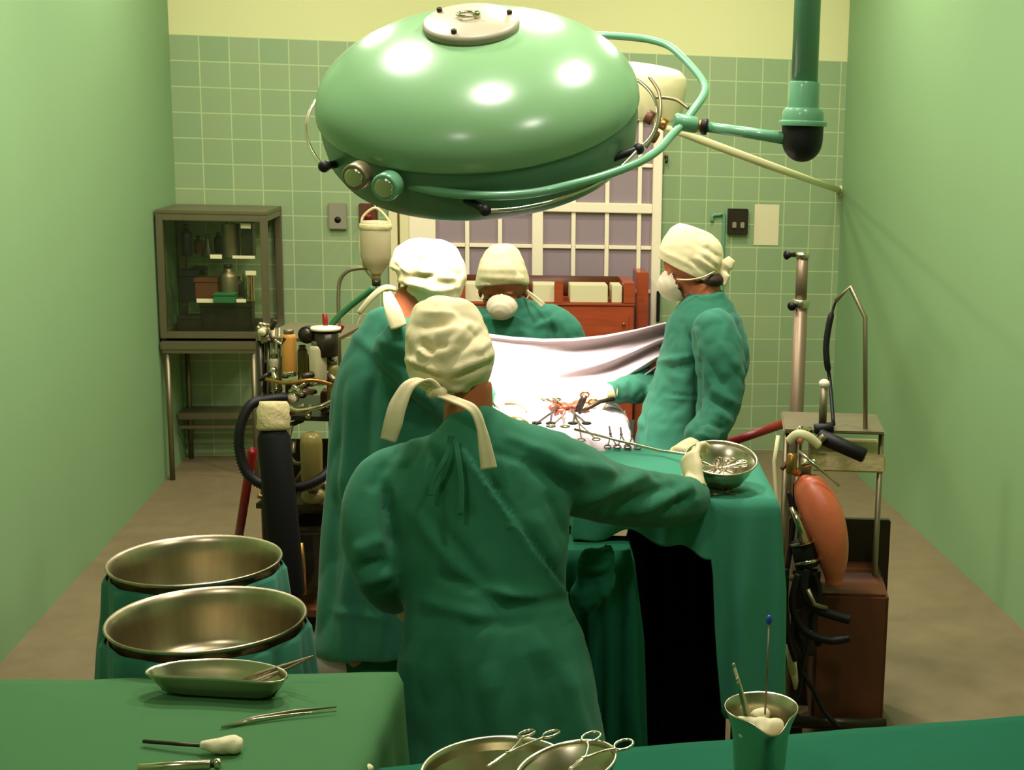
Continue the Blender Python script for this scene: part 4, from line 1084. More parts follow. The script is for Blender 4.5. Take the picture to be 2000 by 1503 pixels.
sp = thing('long_forceps', PZ(500, 1335, ZL + .03), 'dull steel forceps resting in the kidney dish and sticking out to the right', 'forceps')
for k in (-1, 1):
    G().tube([PZ(452, 1340 + k * 2, ZL + .012), PZ(505, 1322 + k * 6, ZL + .045), P(560, 1302 + k * 4, 2.72), P(612, 1281, 2.70)], [.003, .005, .004, .002], 8, flat=.5).obj('prong', 'dull_steel', sp)
def rest(px, py, h): return PZ(px, py, ZL + h)
tw = thing('tweezers', rest(550, 1400, .006), 'slender pair of tweezers lying alone on the bright green cloth', 'tweezers')
for k in (-1, 1):
    G().tube([rest(432, 1419, .007), rest(500, 1404 + k * 2, .008), rest(580, 1391 + k * 3.5, .008), rest(657, 1384 + k * 4, .006)], [.003, .0045, .0035, .0014], 8, flat=.5).obj('prong', 'dull_steel' if k < 0 else 'chrome', tw)
sw = thing('swab_stick', rest(430, 1455, .012), 'cream cotton swab on a dark stick on the bright green cloth', 'swab')
G().tube([rest(280, 1447, .010), rest(345, 1452, .012), rest(405, 1456, .014)], .0035, 10).obj('stick', 'dark_metal', sw)
g = G().tube([rest(392, 1455, .014), rest(408, 1455, .015), rest(435, 1455, .016), rest(460, 1453, .016), rest(473, 1453, .015)], [.006, .011, .015, .017, .010], 18)
me = remesh(g, 'cotton_head', .003, 3); rumple(me, .003, 60, 1); add_mesh('cotton_head', me, 'cotton', sw)
sy = thing('steel_syringe', rest(380, 1496, .010), 'thin steel syringe at the lower edge of the bright green cloth', 'syringe')
G().cyl(rest(270, 1500, .012), rest(412, 1492, .012), .009, 18, bev=.002).obj('barrel', 'chrome', sy)
G().cyl(rest(412, 1492, .012), rest(418, 1491.6, .012), .006, 12).obj('neck', 'dark_metal', sy)
G().cyl(rest(418, 1491.6, .012), rest(432, 1490, .012), .0095, 16, bev=.002).obj('cap', 'chrome', sy)

# ---- front right table
ZR = .80
frc = [PZ(560, 1800, ZR), PZ(2120, 1700, ZR), PZ(2060, 1392, ZR), PZ(690, 1502, ZR)]
table_frame('front_table', frc, ZR - .012, 'steel table under the dark green cloth at the front of the photo', 'table')
drape('front_table_cloth', frc, ZR, lambda i, s, p: .5, 'dark_drape', 'dark green cloth on the table at the lower edge of the photo', 'cloth', n=200, amp=.008, freq=16, flare=.02, seed=12, top_amp=.003, rnd=.03)
wA = 2.22
bowl('steel_bowl', P(972, 1500, wA), 142 * S(wA), P(972, 1500, wA).z - ZR - .004, (0, 0, 1), 'larger steel bowl at the lower edge, left of the tilted one', base=.45)
wB = 2.12; cB = P(1106, 1492, wB)
axB = Vector((0, 0, 1)) * .99 - RH * .20 - AW * .03
bowl('steel_bowl', cB, 94 * S(wB), .075, axB, 'smaller tilted steel bowl in front of the nurse, right of the larger one', base=.4)
def P2(x, y, w): return P(x, y, w)
sc1 = clamp(P(1052, 1432, 2.28), P(952, 1496, 2.16), RH + UP * .2, m='chrome', label='steel scissors with two finger rings standing in the larger bowl', ring=.016, open_=.022, name='surgical_scissors', rr=.0019)
sc2 = clamp(P(1186, 1446, 2.16), P(1112, 1502, 2.08), RH + UP * .1, m='chrome', label='steel scissors with wide finger rings standing in the tilted bowl', ring=.017, open_=.028, name='surgical_scissors', rr=.0019)
g = G().ell(P(716, 1500, 2.45), .012, .010, .008); tag(g.obj('cotton_ball', 'cotton'), 'tiny cream cotton ball at the lower edge between the two front tables', 'cotton ball')
# jug
wJ = 2.46; rj = 70 * S(wJ); cj = P(1487, 1384, wJ); hj = cj.z - ZR
def jw(t, i):
    return 1.0
jr = thing('steel_jug', (cj.x, cj.y, ZR), 'wide mouthed steel jug with thermometers at lower right on the dark green cloth', 'jug')
n = 72; vs = []; fs = []
spd = (-AW * .93 + RH * .25).normalized()
prof = [(0, .0), (.62, 0), (.68, .01), (.74, hj * .3), (.78, hj * .62), (.86, hj * .8), (1.0, hj), (1.03, hj + .002), (1.02, hj - .004), (.84, hj * .78), (.75, hj * .6), (.70, hj * .3), (.64, .014), (0, .012)]
for (a, zz) in prof:
    for j in range(n):
        t = 2 * math.pi * j / n; d = RH * math.cos(t) + AW * math.sin(t)
        k = max(0, d.dot(spd)) ** 14 * max(0, (zz / hj - .45) / .55)
        vs.append(Vector((cj.x, cj.y, ZR + .004 + zz - .0)) + d * (rj * a * (1 + .30 * k)) - Vector((0, 0, .018 * k)))
for i in range(len(prof) - 1):
    for j in range(n):
        j2 = (j + 1) % n; fs.append((i * n + j, i * n + j2, (i + 1) * n + j2, (i + 1) * n + j))
G().add(vs, fs).obj('body', 'steel', jr)
g = G()
for i in range(9): g.ell(cj + RH * random.uniform(-.035, .03) + AW * random.uniform(-.03, .02) + Vector((0, 0, random.uniform(-.035, -.012))), random.uniform(.014, .022), random.uniform(.012, .02), random.uniform(.01, .016))
me = remesh(g, 'cotton_wad', .004, 3); rumple(me, .008, 40, 5)
o = link('cotton_wad', me, 'cotton'); tag(o, 'crumpled cream cotton wad filling the steel jug', 'cotton')
for i, (a, b, c, d, m_, lab) in enumerate(((1433, 1300, 1466, 1402, 'chrome', 'pale thermometer leaning left out of the jug'), (1440, 1328, 1458, 1405, 'green_hose', 'shorter green thermometer leaning left out of the jug'))):
    t = thing('thermometer', P(a, b, wJ), lab, 'thermometer')
    G().tube([P(a, b, wJ - .02), P((a + c) / 2, (b + d) / 2, wJ - .01), P(c, d, wJ)], .0028, 8).obj('glass_rod', 'bottle_glass' if i == 0 else m_, t)
    G().ell(P(a, b, wJ - .02), .0036, .0036, .006).obj('tip', 'chrome', t)
t = thing('bead_rod', P(1498, 1300, wJ), 'thin upright rod with a blue bead standing in the jug', 'rod')
G().tube([P(1502, 1215, wJ), P(1499, 1300, wJ), P(1494, 1395, wJ)], .0018, 8).obj('rod', 'dull_steel', t)
G().ell(P(1502, 1210, wJ), .0055, .0055, .009).obj('bead', 'blue', t)

# ================================================================ BACK WALL THINGS
def plate(px0, px1, py0, py1, d, m, name, label, cat, y=WALL_Y, bevel=.004):
    a = PY((px0 + px1) / 2, py0, y); b = PY((px0 + px1) / 2, py1, y)
    x0 = PY(px0, (py0 + py1) / 2, y).x; x1 = PY(px1, (py0 + py1) / 2, y).x
    t = thing(name, ((x0 + x1) / 2, y, b.z), label, cat)
    G().span((x0, y - d, b.z), (x1, y, a.z), bevel).obj('plate', m, t, auto=40)
    return t, x0, x1, b.z, a.z
t, x0, x1, z0_, z1_ = plate(643, 678, 396, 447, .03, 'grey_plate', 'wall_socket', 'grey rectangular wall socket left of the drip bottle', 'socket')
G().cyl(((x0 + x1) / 2, WALL_Y - .032, z0_ + .055), ((x0 + x1) / 2, WALL_Y - .026, z0_ + .055), .018, 20).obj('socket_hole', 'black', t)
t, x0, x1, z0_, z1_ = plate(702, 738, 397, 440, .03, 'brown_leather', 'wall_socket', 'brown wall socket partly behind the drip bottle straps', 'socket')
G().cyl(((x0 + x1) / 2, WALL_Y - .034, z0_ + .05), ((x0 + x1) / 2, WALL_Y - .026, z0_ + .05), .022, 20).obj('socket_hole', 'red', t)
t, x0, x1, z0_, z1_ = plate(1420, 1459, 407, 457, .04, 'dark_metal', 'light_switch', 'dark grey switch box beside the cream paper notice', 'switch')
for k in (.3, .7):
    x = x0 + (x1 - x0) * k; G().span((x - .012, WALL_Y - .056, z0_ + .04), (x + .012, WALL_Y - .038, z0_ + .075), .003).obj('toggle', 'grey_plate', t, auto=40)
plate(1473, 1521, 399, 479, .004, 'paper', 'paper_notice', 'blank cream paper notice on the tiles right of the switch box', 'notice', bevel=.001)
pg = G()
pg.tube(smooth_path([PY(1391, 432, WALL_Y - .012), PY(1392, 421, WALL_Y - .012), PY(1404, 419, WALL_Y - .012), PY(1414, 421, WALL_Y - .012), PY(1413, 470, WALL_Y - .012), PY(1410, 560, WALL_Y - .012), PY(1404, 700, WALL_Y - .012), PY(1400, 880, WALL_Y - .012)], 4), .010, 10)
tag(pg.obj('conduit_pipe', 'pipe_green'), 'thin green conduit pipe running down the tiles below the switch box', 'pipe')
hk = thing('coat_hook', PY(1301, 312, WALL_Y), 'small dark hook on the tiles beside the window top', 'hook')
G().cyl(PY(1301, 305, WALL_Y), PY(1301, 305, WALL_Y - .03), .012, 12).obj('rosette', 'brass', hk)
G().tube(smooth_path([PY(1301, 305, WALL_Y - .02), PY(1302, 312, WALL_Y - .05), PY(1301, 318, WALL_Y - .045)], 4), .009, 10).obj('hook_arm', 'dark_metal', hk)
# mahogany cabinet in front of the window
YC = 7.75
cb = thing('wooden_cabinet', PY(1085, 800, YC), 'reddish mahogany cabinet with an open front shelf below the window', 'cabinet')
cb.location.z = 0
cx0, cx1 = PY(898, 600, YC).x, PY(1240, 600, YC).x
ct, c1, c2, c3 = PY(1100, 534, YC).z, PY(1100, 551, YC).z, PY(1100, 592, YC).z, PY(1100, 606, YC).z
xs = PY(1218, 600, YC).x
YB = 8.12
G().span((cx0, YC - .01, c1), (cx1, YB, ct), .006).obj('cabinet_top', 'mahogany', cb, auto=40)
G().span((cx0 + .003, YC + .005, 0), (cx1 - .003, YB - .005, c2 - .012), .006).obj('carcass', 'mahogany', cb, auto=40)
G().span((cx0 + .001, YC, c2 - .012), (cx1 - .001, YB, c2), .002).obj('shelf', 'mahogany', cb, auto=40)
G().span((xs, YC, c2), (cx1, YB - .006, c1), .003).obj('side_panel', 'mahogany', cb, auto=40)
G().span((cx0, YC, c2), (cx0 + .03, YB - .006, c1), .003).obj('side_panel', 'mahogany', cb, auto=40)
G().span((cx0 + .03, YB - .03, c2), (xs, YB - .012, c1), .001).obj('back_panel', 'brown_leather', cb)
for (a, b) in ((1083, 1100),): G().span((PY(a, 570, YC).x, YC + .003, c2), (PY(b, 570, YC).x, YC + .02, c2 + .125), .003).obj('divider', 'mahogany', cb, auto=40)
for (a, b) in ((905, 980), (1042, 1097), (1114, 1188), (1196, 1216)):
    xa, xb = PY(a, 580, YC).x, PY(b, 580, YC).x
    o = G().span((xa, YC + .03, c2 + .001), (xb, YC + .2, c2 + .10), .003).obj('white_box', 'paper', auto=40)
    tag(o, {905: 'cream box on the mahogany shelf behind the masked person', 1042: 'cream box on the mahogany shelf next to the masked person', 1114: 'longest cream box on the open mahogany shelf', 1196: 'small cream box at the right end of the mahogany shelf'}[a], 'box', 'cream boxes on the mahogany shelf')
for (a, b) in ((1120, 1228), (905, 1090)):
    xa, xb = PY(a, 630, YC).x, PY(b, 630, YC).x
    d = G().span((xa, YC - .008, .5), (xb, YC + .006, c3 - .03), .004).obj('door', 'mahogany', cb, auto=40)
    G().ell((xb - .03, YC - .02, (c3 + .5) / 2 + .15), .010).obj('knob', 'brass', d)
# tall dark mahogany side piece by the jamb
o = G().span((PY(1243, 600, 7.98).x, 7.98, 0), (PY(1266, 600, 7.98).x, 8.22, PY(1255, 532, 7.98).z), .004).obj('wooden_post', 'mahogany', auto=40)
tag(o, 'narrow dark mahogany upright panel between the cabinet and the cream casing', 'panel')
o = G().span((PY(1272, 500, WALL_Y).x, WALL_Y - .062, 0), (PY(1288, 500, WALL_Y).x, WALL_Y - .001, PY(1280, 640).z - .02), .003).obj('casing', 'cream_paint', w1, auto=40)
o = G().span((PY(1279, 600, WALL_Y).x, WALL_Y - .10, PY(1283, 625).z), (PY(1285, 600, WALL_Y).x, WALL_Y - .063, PY(1283, 565).z), .004).obj('window_handle', 'black', w1, auto=40)

# ---- left: glass cabinet on steel table
Xr = PY(545, 500, WALL_Y - .03).x
lo_, hi_ = 5.0, 8.2
Yf = WALL_Y - .56
Xl = XL + .03
zt_, zb_ = PY(420, 418, Yf).z, PY(420, 660, Yf).z
gcab = thing('instrument_cabinet', ((Xl + Xr) / 2, (Yf + WALL_Y) / 2, zb_), 'steel framed glass cabinet full of instruments on the steel table by the tiles', 'cabinet')
g = G(); Yb = WALL_Y - .03; r_ = .018
for x in (Xl, Xr):
    for y in (Yf, Yb): g.span((x - r_, y - r_, zb_), (x + r_, y + r_, zt_), .003)
for z in (zb_ + r_, zt_ - r_):
    for y in (Yf, Yb): g.span((Xl, y - r_ * .9, z - r_), (Xr, y + r_ * .9, z + r_), .003)
    for x in (Xl, Xr): g.span((x - r_ * .9, Yf, z - r_), (x + r_ * .9, Yb, z + r_), .003)
g.span((Xl - .02, Yf - .02, zt_), (Xr + .02, Yb + .015, zt_ + .018), .003)
g.obj('cabinet_frame', 'dull_steel', gcab, auto=40)
shz = [PY(430, 502, Yf + .1).z, PY(430, 588, Yf + .1).z]
for z in shz: G().span((Xl, Yf + .02, z - .006), (Xr, Yb - .01, z), .001).obj('shelf', 'glass', gcab, smooth=False)
G().span((Xl + r_, Yf - .004, zb_ + .03), (Xr - r_, Yf + .001, zt_ - .03)).obj('glass_pane', 'glass', gcab, smooth=False)
G().span((Xl + .0, Yf + .02, zb_ + .0), (Xr, Yb, zb_ + .012)).obj('floor_panel', 'dark_metal', gcab, smooth=False)
def inside(px, py_bot, wpx, hpx, m, name, label, cat, kind='jar', y=None, z=None):
    y = y if y is not None else Yf + .13
    w = (PY(px, py_bot, y) - CAM).dot(FW); c = PY(px, py_bot, y); 
    if z is not None: c.z = z
    r = wpx / 2 * S(w); h = hpx * S(w)
    c.x = min(max(c.x, Xl + r + .02), Xr - r - .02)
    t = thing(name, c, label, cat)
    if kind == 'jar':
        G().lathe([(0, 0), (r * .95, 0), (r, h * .04), (r, h * .66), (r * .9, h * .74), (r * .45, h * .82), (r * .42, h * .9), (0, h * .9)], c, n=24).obj('body', m, t, auto=50)
        G().cyl(c + Vector((0, 0, h * .9)), c + Vector((0, 0, h)), r * .5, 16, bev=.002).obj('lid', 'dark_metal', t)
    elif kind == 'box':
        G().span(c - Vector((r, .05, 0)), c + Vector((r, .05, h * .8)), .004).obj('body', m, t, auto=40)
        G().span(c + Vector((-r * 1.02, -.053, h * .8)), c + Vector((r * 1.02, .053, h)), .003).obj('lid', m, t, auto=40)
    elif kind == 'cone':
        G().lathe([(0, 0), (r, 0), (r, h * .1), (r * .35, h * .7), (r * .3, h * .8), (0, h * .8)], c, n=24).obj('body', m, t, auto=50)
        G().ell(c + Vector((0, 0, h * .88)), r * .4).obj('knob', m, t)
    elif kind == 'can':
        G().lathe([(0, 0), (r, 0), (r, h * .85), (r * 1.05, h * .87), (r * 1.05, h), (0, h)], c, n=28).obj('body', m, t, auto=50)
        G().tube([c + Vector((-r * .5, 0, h)), c + Vector((-r * .4, 0, h * 1.12)), c + Vector((r * .4, 0, h * 1.12)), c + Vector((r * .5, 0, h))], r * .07, 8).obj('handle', 'chrome', t)
    return t
zs0, zs1 = shz[0] + .001, shz[1] + .001
inside(366, 0 + 500, 20, 62, 'black', 'dark_bottle', 'tall black bottle at the left of the top cabinet shelf', 'bottle', z=zs0)
inside(407, 500, 26, 44, 'dark_metal', 'metal_cone', 'dark cone shaped weight on the top cabinet shelf', 'weight', 'cone', z=zs0)
inside(452, 500, 32, 64, 'dull_steel', 'metal_can', 'grey steel can on the top cabinet shelf', 'can', 'can', z=zs0)
inside(486, 500, 22, 66, 'dark_metal', 'boxed_meter', 'dark upright meter box at the right of the top cabinet shelf', 'meter', 'box', z=zs0)
inside(372, 588, 30, 60, 'black', 'dark_box', 'black upright box at the left of the middle cabinet shelf', 'box', 'box', z=zs1)
inside(406, 588, 44, 46, 'brown_leather', 'leather_case', 'brown case on the middle cabinet shelf', 'case', 'box', z=zs1)
inside(448, 588, 34, 70, 'dull_steel', 'steel_jar', 'tall grey steel jar on the middle cabinet shelf', 'jar', 'jar', z=zs1)
inside(441, 588, 40, 18, 'green_hose', 'teal_box', 'low teal box in front of the steel jar in the cabinet', 'box', 'box', y=Yf + .055, z=zs1)
inside(487, 588, 22, 52, 'chrome', 'chrome_can', 'slim chrome can at the right of the middle cabinet shelf', 'can', 'can', z=zs1)
inside(375, 655, 44, 34, 'dark_metal', 'instrument_tin', 'low dark tin on the cabinet floor at left', 'tin', 'box', z=zb_ + .013)
inside(446, 655, 96, 62, 'dark_metal', 'measuring_apparatus', 'large dark apparatus on the cabinet floor', 'apparatus', 'box', z=zb_ + .013, y=Yf + .16)
for (x, y, w_, h_, lab) in ((480, 441, 19, 10, 'white label plate high at the right in the cabinet'), (422, 501, 22, 8, 'white label plate on the edge of the top cabinet shelf'), (476, 502, 42, 6, 'long white label strip on the edge of the top cabinet shelf'), (490, 533, 20, 9, 'white label plate at the right above the middle cabinet shelf'), (404, 587, 38, 8, 'long white label strip on the middle cabinet shelf'), (471, 587, 18, 7, 'short white label on the middle cabinet shelf')):
    c = PY(x, y, Yf + .03); s_ = S((c - CAM).dot(FW))
    tag(G().box(c, (w_ * s_, .006, h_ * s_), bevel=.001).obj('label_plate', 'white_dot', auto=40), lab, 'label', 'white label plates in the glass cabinet')
c = PY(428, 654, Yf + .05); tag(G().ell(c, .020, .014, .020).obj('round_knob', 'white_dot'), 'round white knob on the dark apparatus in the cabinet', 'knob')
st = thing('steel_table', ((Xl + Xr) / 2, (Yf + Yb) / 2, 0), 'grey steel table with a lower shelf carrying the glass cabinet', 'table')
Yt = Yf - .03
za, zbb, zc, zd = PY(420, 667, Yt).z, PY(420, 691, Yt).z, PY(420, 806, Yt).z, PY(420, 838, Yt).z
Xt = PY(500, 680, Yt).x
G().span((Xl - .02, Yt, zbb + .02), (Xt, Yb, za), .006).obj('table_top', 'dull_steel', st, auto=40)
G().span((Xl - .01, Yt + .01, zbb - .0), (Xt - .01, Yt + .03, zbb + .022), .003).obj('rail', 'dull_steel', st, auto=40)
YL = WALL_Y - .24
zc, zd = PY(420, 806, YL).z, PY(420, 838, YL).z
G().span((Xl - .02, YL, zc - .04), (Xt, Yb, zc), .006).obj('lower_shelf', 'dull_steel', st, auto=40)
G().span((Xl - .02, YL + .01, zd), (Xt, YL + .03, zd + .02), .003).obj('rail', 'dull_steel', st, auto=40)
for x in (Xl + .01, Xt - .02):
    for y in (Yt + .03, Yb - .03): G().cyl((x, y, 0), (x, y, zbb + .03), .014, 12).obj('leg', 'dull_steel', st)

# ================================================================ LEFT ANAESTHESIA MACHINE
WM = 5.35; sm = S(WM)
mp = lambda x, y, dw=0.0: P(x, y, WM + dw)
def vtube(g, x, y0, y1, rpx, dw=0.0, n=20, x1=None):
    a = mp(x, y0, dw); b = mp(x1 if x1 is not None else x, y1, dw); g.cyl(a, b, rpx * sm, n, bev=.003); return g
base = PZ(570, 1210, 0)
am = thing('anaesthesia_machine', (mp(575, 900).x, mp(575, 900).y, 0), 'anaesthesia machine with glass jars, valves and gauges left of the bending surgeon', 'medical machine')
def part(g, name, m, parent=am, **k): return g.obj(name, m, parent, **k)
fx = mp(508, 800).x; 
def vert(px, y0, y1, rpx, dw, name, m, n=16):
    a = mp(px, y0, dw); b = mp(px, y1, dw)
    return part(G().cyl((a.x, a.y, a.z), (a.x, a.y, max(b.z, 0.0)), rpx * sm, n), name, m)
vert(508, 655, 1330, 7, 0, 'post', 'dark_metal')
vert(645, 655, 1330, 7, 0, 'post', 'dark_metal')
vert(505, 655, 1330, 6, .4, 'post', 'dark_metal')
b0 = mp(508, 900); b1 = mp(650, 900)
def plat(y, hpx, m='dull_steel', x0=500, x1=655, d=.42, name='shelf', dw=-.02):
    a = mp(x0, y, dw); b = mp(x1, y, dw)
    g = G(); t = hpx * sm
    A = a; B = b; C = b + AW * d; D = a + AW * d
    zz = (a.z + b.z) / 2
    pts = [Vector((q.x, q.y, zz)) for q in (A, B, C, D)]
    g.add(pts + [q - Vector((0, 0, t)) for q in pts], [(0, 1, 2, 3), (7, 6, 5, 4)] + [(i, (i + 1) % 4, (i + 1) % 4 + 4, i + 4) for i in range(4)])
    return part(g, name, m, smooth=False)
plat(660, 7, 'dull_steel'); plat(812, 9, 'dark_metal'); plat(985, 10, 'dark_metal'); plat(1190, 14, 'brown_leather')
for px_ in (512, 646):
    for dw in (.0, .38):
        c = mp(px_, 900, dw); part(G().cyl((c.x - .02, c.y, .04), (c.x + .02, c.y, .04), .04, 18, bev=.006), 'caster', 'black')
# jars
def jar(x, y0, y1, rpx, m, dw, name='vaporizer_jar'):
    a = mp(x, y1, dw); h = (y1 - y0) * sm; r = rpx * sm
    o = part(G().lathe([(0, 0), (r * .9, 0), (r, h * .05), (r, h * .8), (r * .85, h * .88), (r * .6, h * .9), (0, h * .9)], a, n=28), name, m, auto=50)
    G().cyl(a + Vector((0, 0, h * .88)), a + Vector((0, 0, h)), r * .7, 20, bev=.003).obj('lid', 'dull_steel', o)
    G().cyl(a + Vector((0, 0, -h * .06)), a + Vector((0, 0, .01)), r * 1.05, 20, bev=.003).obj('ferrule', 'chrome', o)
jar(566, 642, 728, 14, 'amber', -.02); jar(622, 665, 745, 17, 'bottle_glass', -.04); jar(592, 672, 740, 10, 'yellow_glass', .08); jar(539, 690, 760, 12, 'bottle_glass', .05)
jar(652, 700, 800, 12, 'yellow_glass', .02)
# flow tubes and gauges
for i, x in enumerate((524, 534, 545)):
    part(G().cyl(mp(x, 640, .02), mp(x, 790, .02), 3 * sm, 10), 'flow_tube', 'bottle_glass' if i % 2 else 'dull_steel')
for (x, y, r, m_) in ((603, 652, 17, 'black'), (517, 646, 10, 'dull_steel'), (575, 775, 11, 'chrome')):
    c = mp(x, y, -.05); o = part(G().cyl(c, c - AW * .03, r * sm, 24, bev=.004), 'gauge', m_)
    G().cyl(c - AW * .031, c - AW * .034, r * .78 * sm, 24).obj('gauge_dial', 'dark_metal' if m_ == 'black' else 'paper', o)
c = mp(636, 644, -.06); part(G().lathe([(0, 0), (28 * sm, 0), (29 * sm, .006), (28 * sm, .012), (0, .014)], c, (0, 0, 1), n=32), 'absorber_lid', 'white_dot')
part(G().lathe([(0, -.10), (22 * sm, -.10), (24 * sm, -.01), (0, -.0)], c, n=32), 'absorber', 'dark_metal')
random.seed(21)
for i in range(26):
    x = random.uniform(515, 648); y = random.uniform(730, 812); dw = random.uniform(-.10, .02)
    c = mp(x, y, dw); k = random.random()
    m_ = random.choice(['chrome', 'chrome', 'brass', 'dull_steel', 'dark_metal', 'brown_leather'])
    d = Vector((random.uniform(-1, 1), random.uniform(-.5, .5), random.uniform(-.6, .6))).normalized()
    g = G().cyl(c - d * .022, c + d * .022, random.uniform(.008, .014), 14, bev=.002)
    if k > .5: g.ell(c + d * .024, random.uniform(.010, .016))
    part(g, 'valve', m_)
for i in range(12):
    x = random.uniform(505, 560); y = random.uniform(632, 672); c = mp(x, y, random.uniform(-.06, .05))
    d = Vector((random.uniform(-1, 1), random.uniform(-.3, .3), random.uniform(-.8, .8))).normalized()
    part(G().cyl(c - d * .02, c + d * .02, random.uniform(.005, .010), 12, bev=.002), 'valve', random.choice(['chrome', 'dull_steel', 'dark_metal']))
part(G().tube(smooth_path([mp(540, 770, -.08), mp(575, 800, -.12), mp(620, 795, -.12), mp(655, 780, -.1)], 5), 5 * sm, 10), 'pipe', 'chrome')
part(G().tube(smooth_path([mp(520, 740, -.05), mp(560, 748, -.1), mp(610, 742, -.1), mp(650, 752, -.05)], 5), 4 * sm, 10), 'pipe', 'brass')
part(G().tube(smooth_path([mp(570, 830, -.08), mp(562, 870, -.10), mp(572, 900, -.10), mp(590, 905, -.08)], 5), 4 * sm, 10), 'pipe', 'dull_steel')
# canister and lower boxes
a = mp(610, 955, -.06); part(G().lathe([(0, 0), (14 * sm, .0), (20 * sm, .02), (21 * sm, 90 * sm), (19 * sm, 104 * sm), (10 * sm, 112 * sm), (0, 112 * sm)], a, n=28), 'canister', 'yellow_glass')
a = mp(618, 975, -.0); part(G().ell(mp(613, 968, -.02), 24 * sm, 20 * sm, 16 * sm), 'breathing_bag', 'yellow_glass')
g = G(); c = mp(607, 1075, .1); g.box(c, (62 * sm, .26, 120 * sm), bevel=.012); part(g, 'drawer_unit', 'dark_metal', auto=40)
for y in (1040, 1085):
    c = mp(607, y, .1) - AW * .14; part(G().box(c, (52 * sm, .012, 34 * sm), bevel=.003), 'drawer', 'black', auto=40)
part(G().ell(mp(578, 1150, -.02), 9 * sm), 'valve', 'white_dot')
part(G().tube([mp(585, 1060, -.08), mp(588, 1110, -.08), mp(592, 1160, -.06)], [8 * sm, 9 * sm, 7 * sm], 12), 'pipe', 'brass')
# corrugated black hose
hp = smooth_path([mp(560, 776, -.1), mp(522, 780, -.14), mp(490, 790, -.18), mp(470, 830, -.2), mp(468, 880, -.2), mp(484, 925, -.2), mp(520, 948, -.2), mp(575, 953, -.22), mp(625, 935, -.2), mp(655, 905, -.15)], 16)
part(G().tube(hp, [(10.5 if i % 2 else 8.2) * sm for i in range(len(hp))], 14), 'corrugated_hose', 'black')
# thin curved green/red tubes at the top
part(G().tube(smooth_path([mp(640, 650, 0), mp(652, 628, 0), mp(672, 608, -.02), mp(700, 585, -.04), mp(730, 562, -.05)], 5), 6 * sm, 10), 'green_hose', 'green_hose')
part(G().cyl(mp(636, 640, -.03), mp(634, 612, -.03), 5 * sm, 12, bev=.003), 'valve', 'red')
part(G().cyl(mp(660, 648, -.03), mp(668, 634, -.03), 6 * sm, 12, bev=.003), 'valve', 'red')
# gas cylinder
gcyl = thing('gas_cylinder', (mp(548, 900, -.3).x, mp(548, 900, -.3).y, 0), 'black gas cylinder with a cream bandaged top beside the corrugated hose', 'gas cylinder')
a = mp(534, 845, -.32); b = PZ(562, 1172, .0)
wv_ = (mp(565, 1165, -.32)); b = Vector((wv_.x, wv_.y, max(wv_.z, .02)))
G().tube([a + (a - b).normalized() * .03, a, a.lerp(b, .03), a.lerp(b, .97), b], [.03, .05, 31 * sm * .94, 31 * sm * .94, .05], 32).obj('bottle', 'cylinder_black', gcyl)
bd = mp(534, 798, -.32)
def wobb(t, i): return 1 + .03 * math.sin(3 * t + i * 2)
G().lathe([(0, 0), (26 * sm, .0), (30 * sm, .01), (28.5 * sm, .028), (30 * sm, .042), (28.5 * sm, .06), (29.5 * sm, .075), (26 * sm, .094), (24 * sm, .105), (0, .106)], a - (a - bd).normalized() * .01, (bd - a), n=40, wob=wobb).obj('bandage', 'cream_band', gcyl)
# red pole
rp = G().cyl(P(493, 880, 5.2), PZ(452, 1140, 0.0), 9 * S(5.2), 14)
tag(rp.obj('red_pole', 'red'), 'dark red pole leaning on the floor beside the black gas cylinder', 'pole')
# IV drip
dr = thing('drip_stand', (P(664, 700, 5.9).x, P(664, 700, 5.9).y, 0), 'thin drip stand with a curved top beside the tiles', 'stand')
wd_ = 5.9; dp = lambda x, y: P(x, y, wd_)
q = dp(662, 640)
G().tube([Vector((q.x, q.y, 0.02))] + smooth_path([q, dp(661, 580), dp(664, 548), dp(678, 530), dp(700, 524), dp(722, 524)], 6), 3.6 * S(wd_), 10).obj('pole', 'dull_steel', dr)
for k in range(4):
    d = Vector((math.cos(k * math.pi / 2 + .4), math.sin(k * math.pi / 2 + .4), 0)) * .17
    G().tube([Vector((q.x, q.y, .05)), Vector((q.x, q.y, .02)) + d], .009, 8).obj('foot', 'dull_steel', dr)
db = thing('drip_bottle', dp(735, 545), 'cloudy glass drip bottle hanging upside down by a strap near the cream window casing', 'bottle')
c = dp(735, 548); sb = S(wd_)
G().lathe([(0, 0), (8 * sb, .0), (9 * sb, 12 * sb), (24 * sb, 32 * sb), (29 * sb, 48 * sb), (29 * sb, 108 * sb), (26 * sb, 116 * sb), (0, 118 * sb)], c, (0, 0, 1), n=36).obj('bottle', 'bottle_glass', db)
G().lathe([(0, 2 * sb), (6 * sb, 4 * sb), (20 * sb, 34 * sb), (24 * sb, 50 * sb), (24 * sb, 96 * sb), (0, 96 * sb)], c, n=30).obj('liquid', 'amber', db)
G().lathe([(0, -10 * sb), (8 * sb, -10 * sb), (9 * sb, 2 * sb), (0, 2 * sb)], c, n=20).obj('stopper', 'dark_metal', db)
G().lathe([(29.5 * sb, 100 * sb), (30.5 * sb, 101 * sb), (30.5 * sb, 110 * sb), (29.5 * sb, 111 * sb), (29 * sb, 105 * sb)], c, n=36).obj('strap_band', 'cream_band', db)
G().tube(smooth_path([dp(706, 440), dp(708, 425), dp(720, 412), dp(733, 406), dp(746, 414), dp(760, 432), dp(764, 446)], 5), 2.6 * sb, 8).obj('strap', 'cream_band', db)
G().tube(smooth_path([dp(706, 440), dp(703, 480), dp(710, 520), dp(728, 545)], 5), 2 * sb, 8).obj('strap', 'cream_band', db)
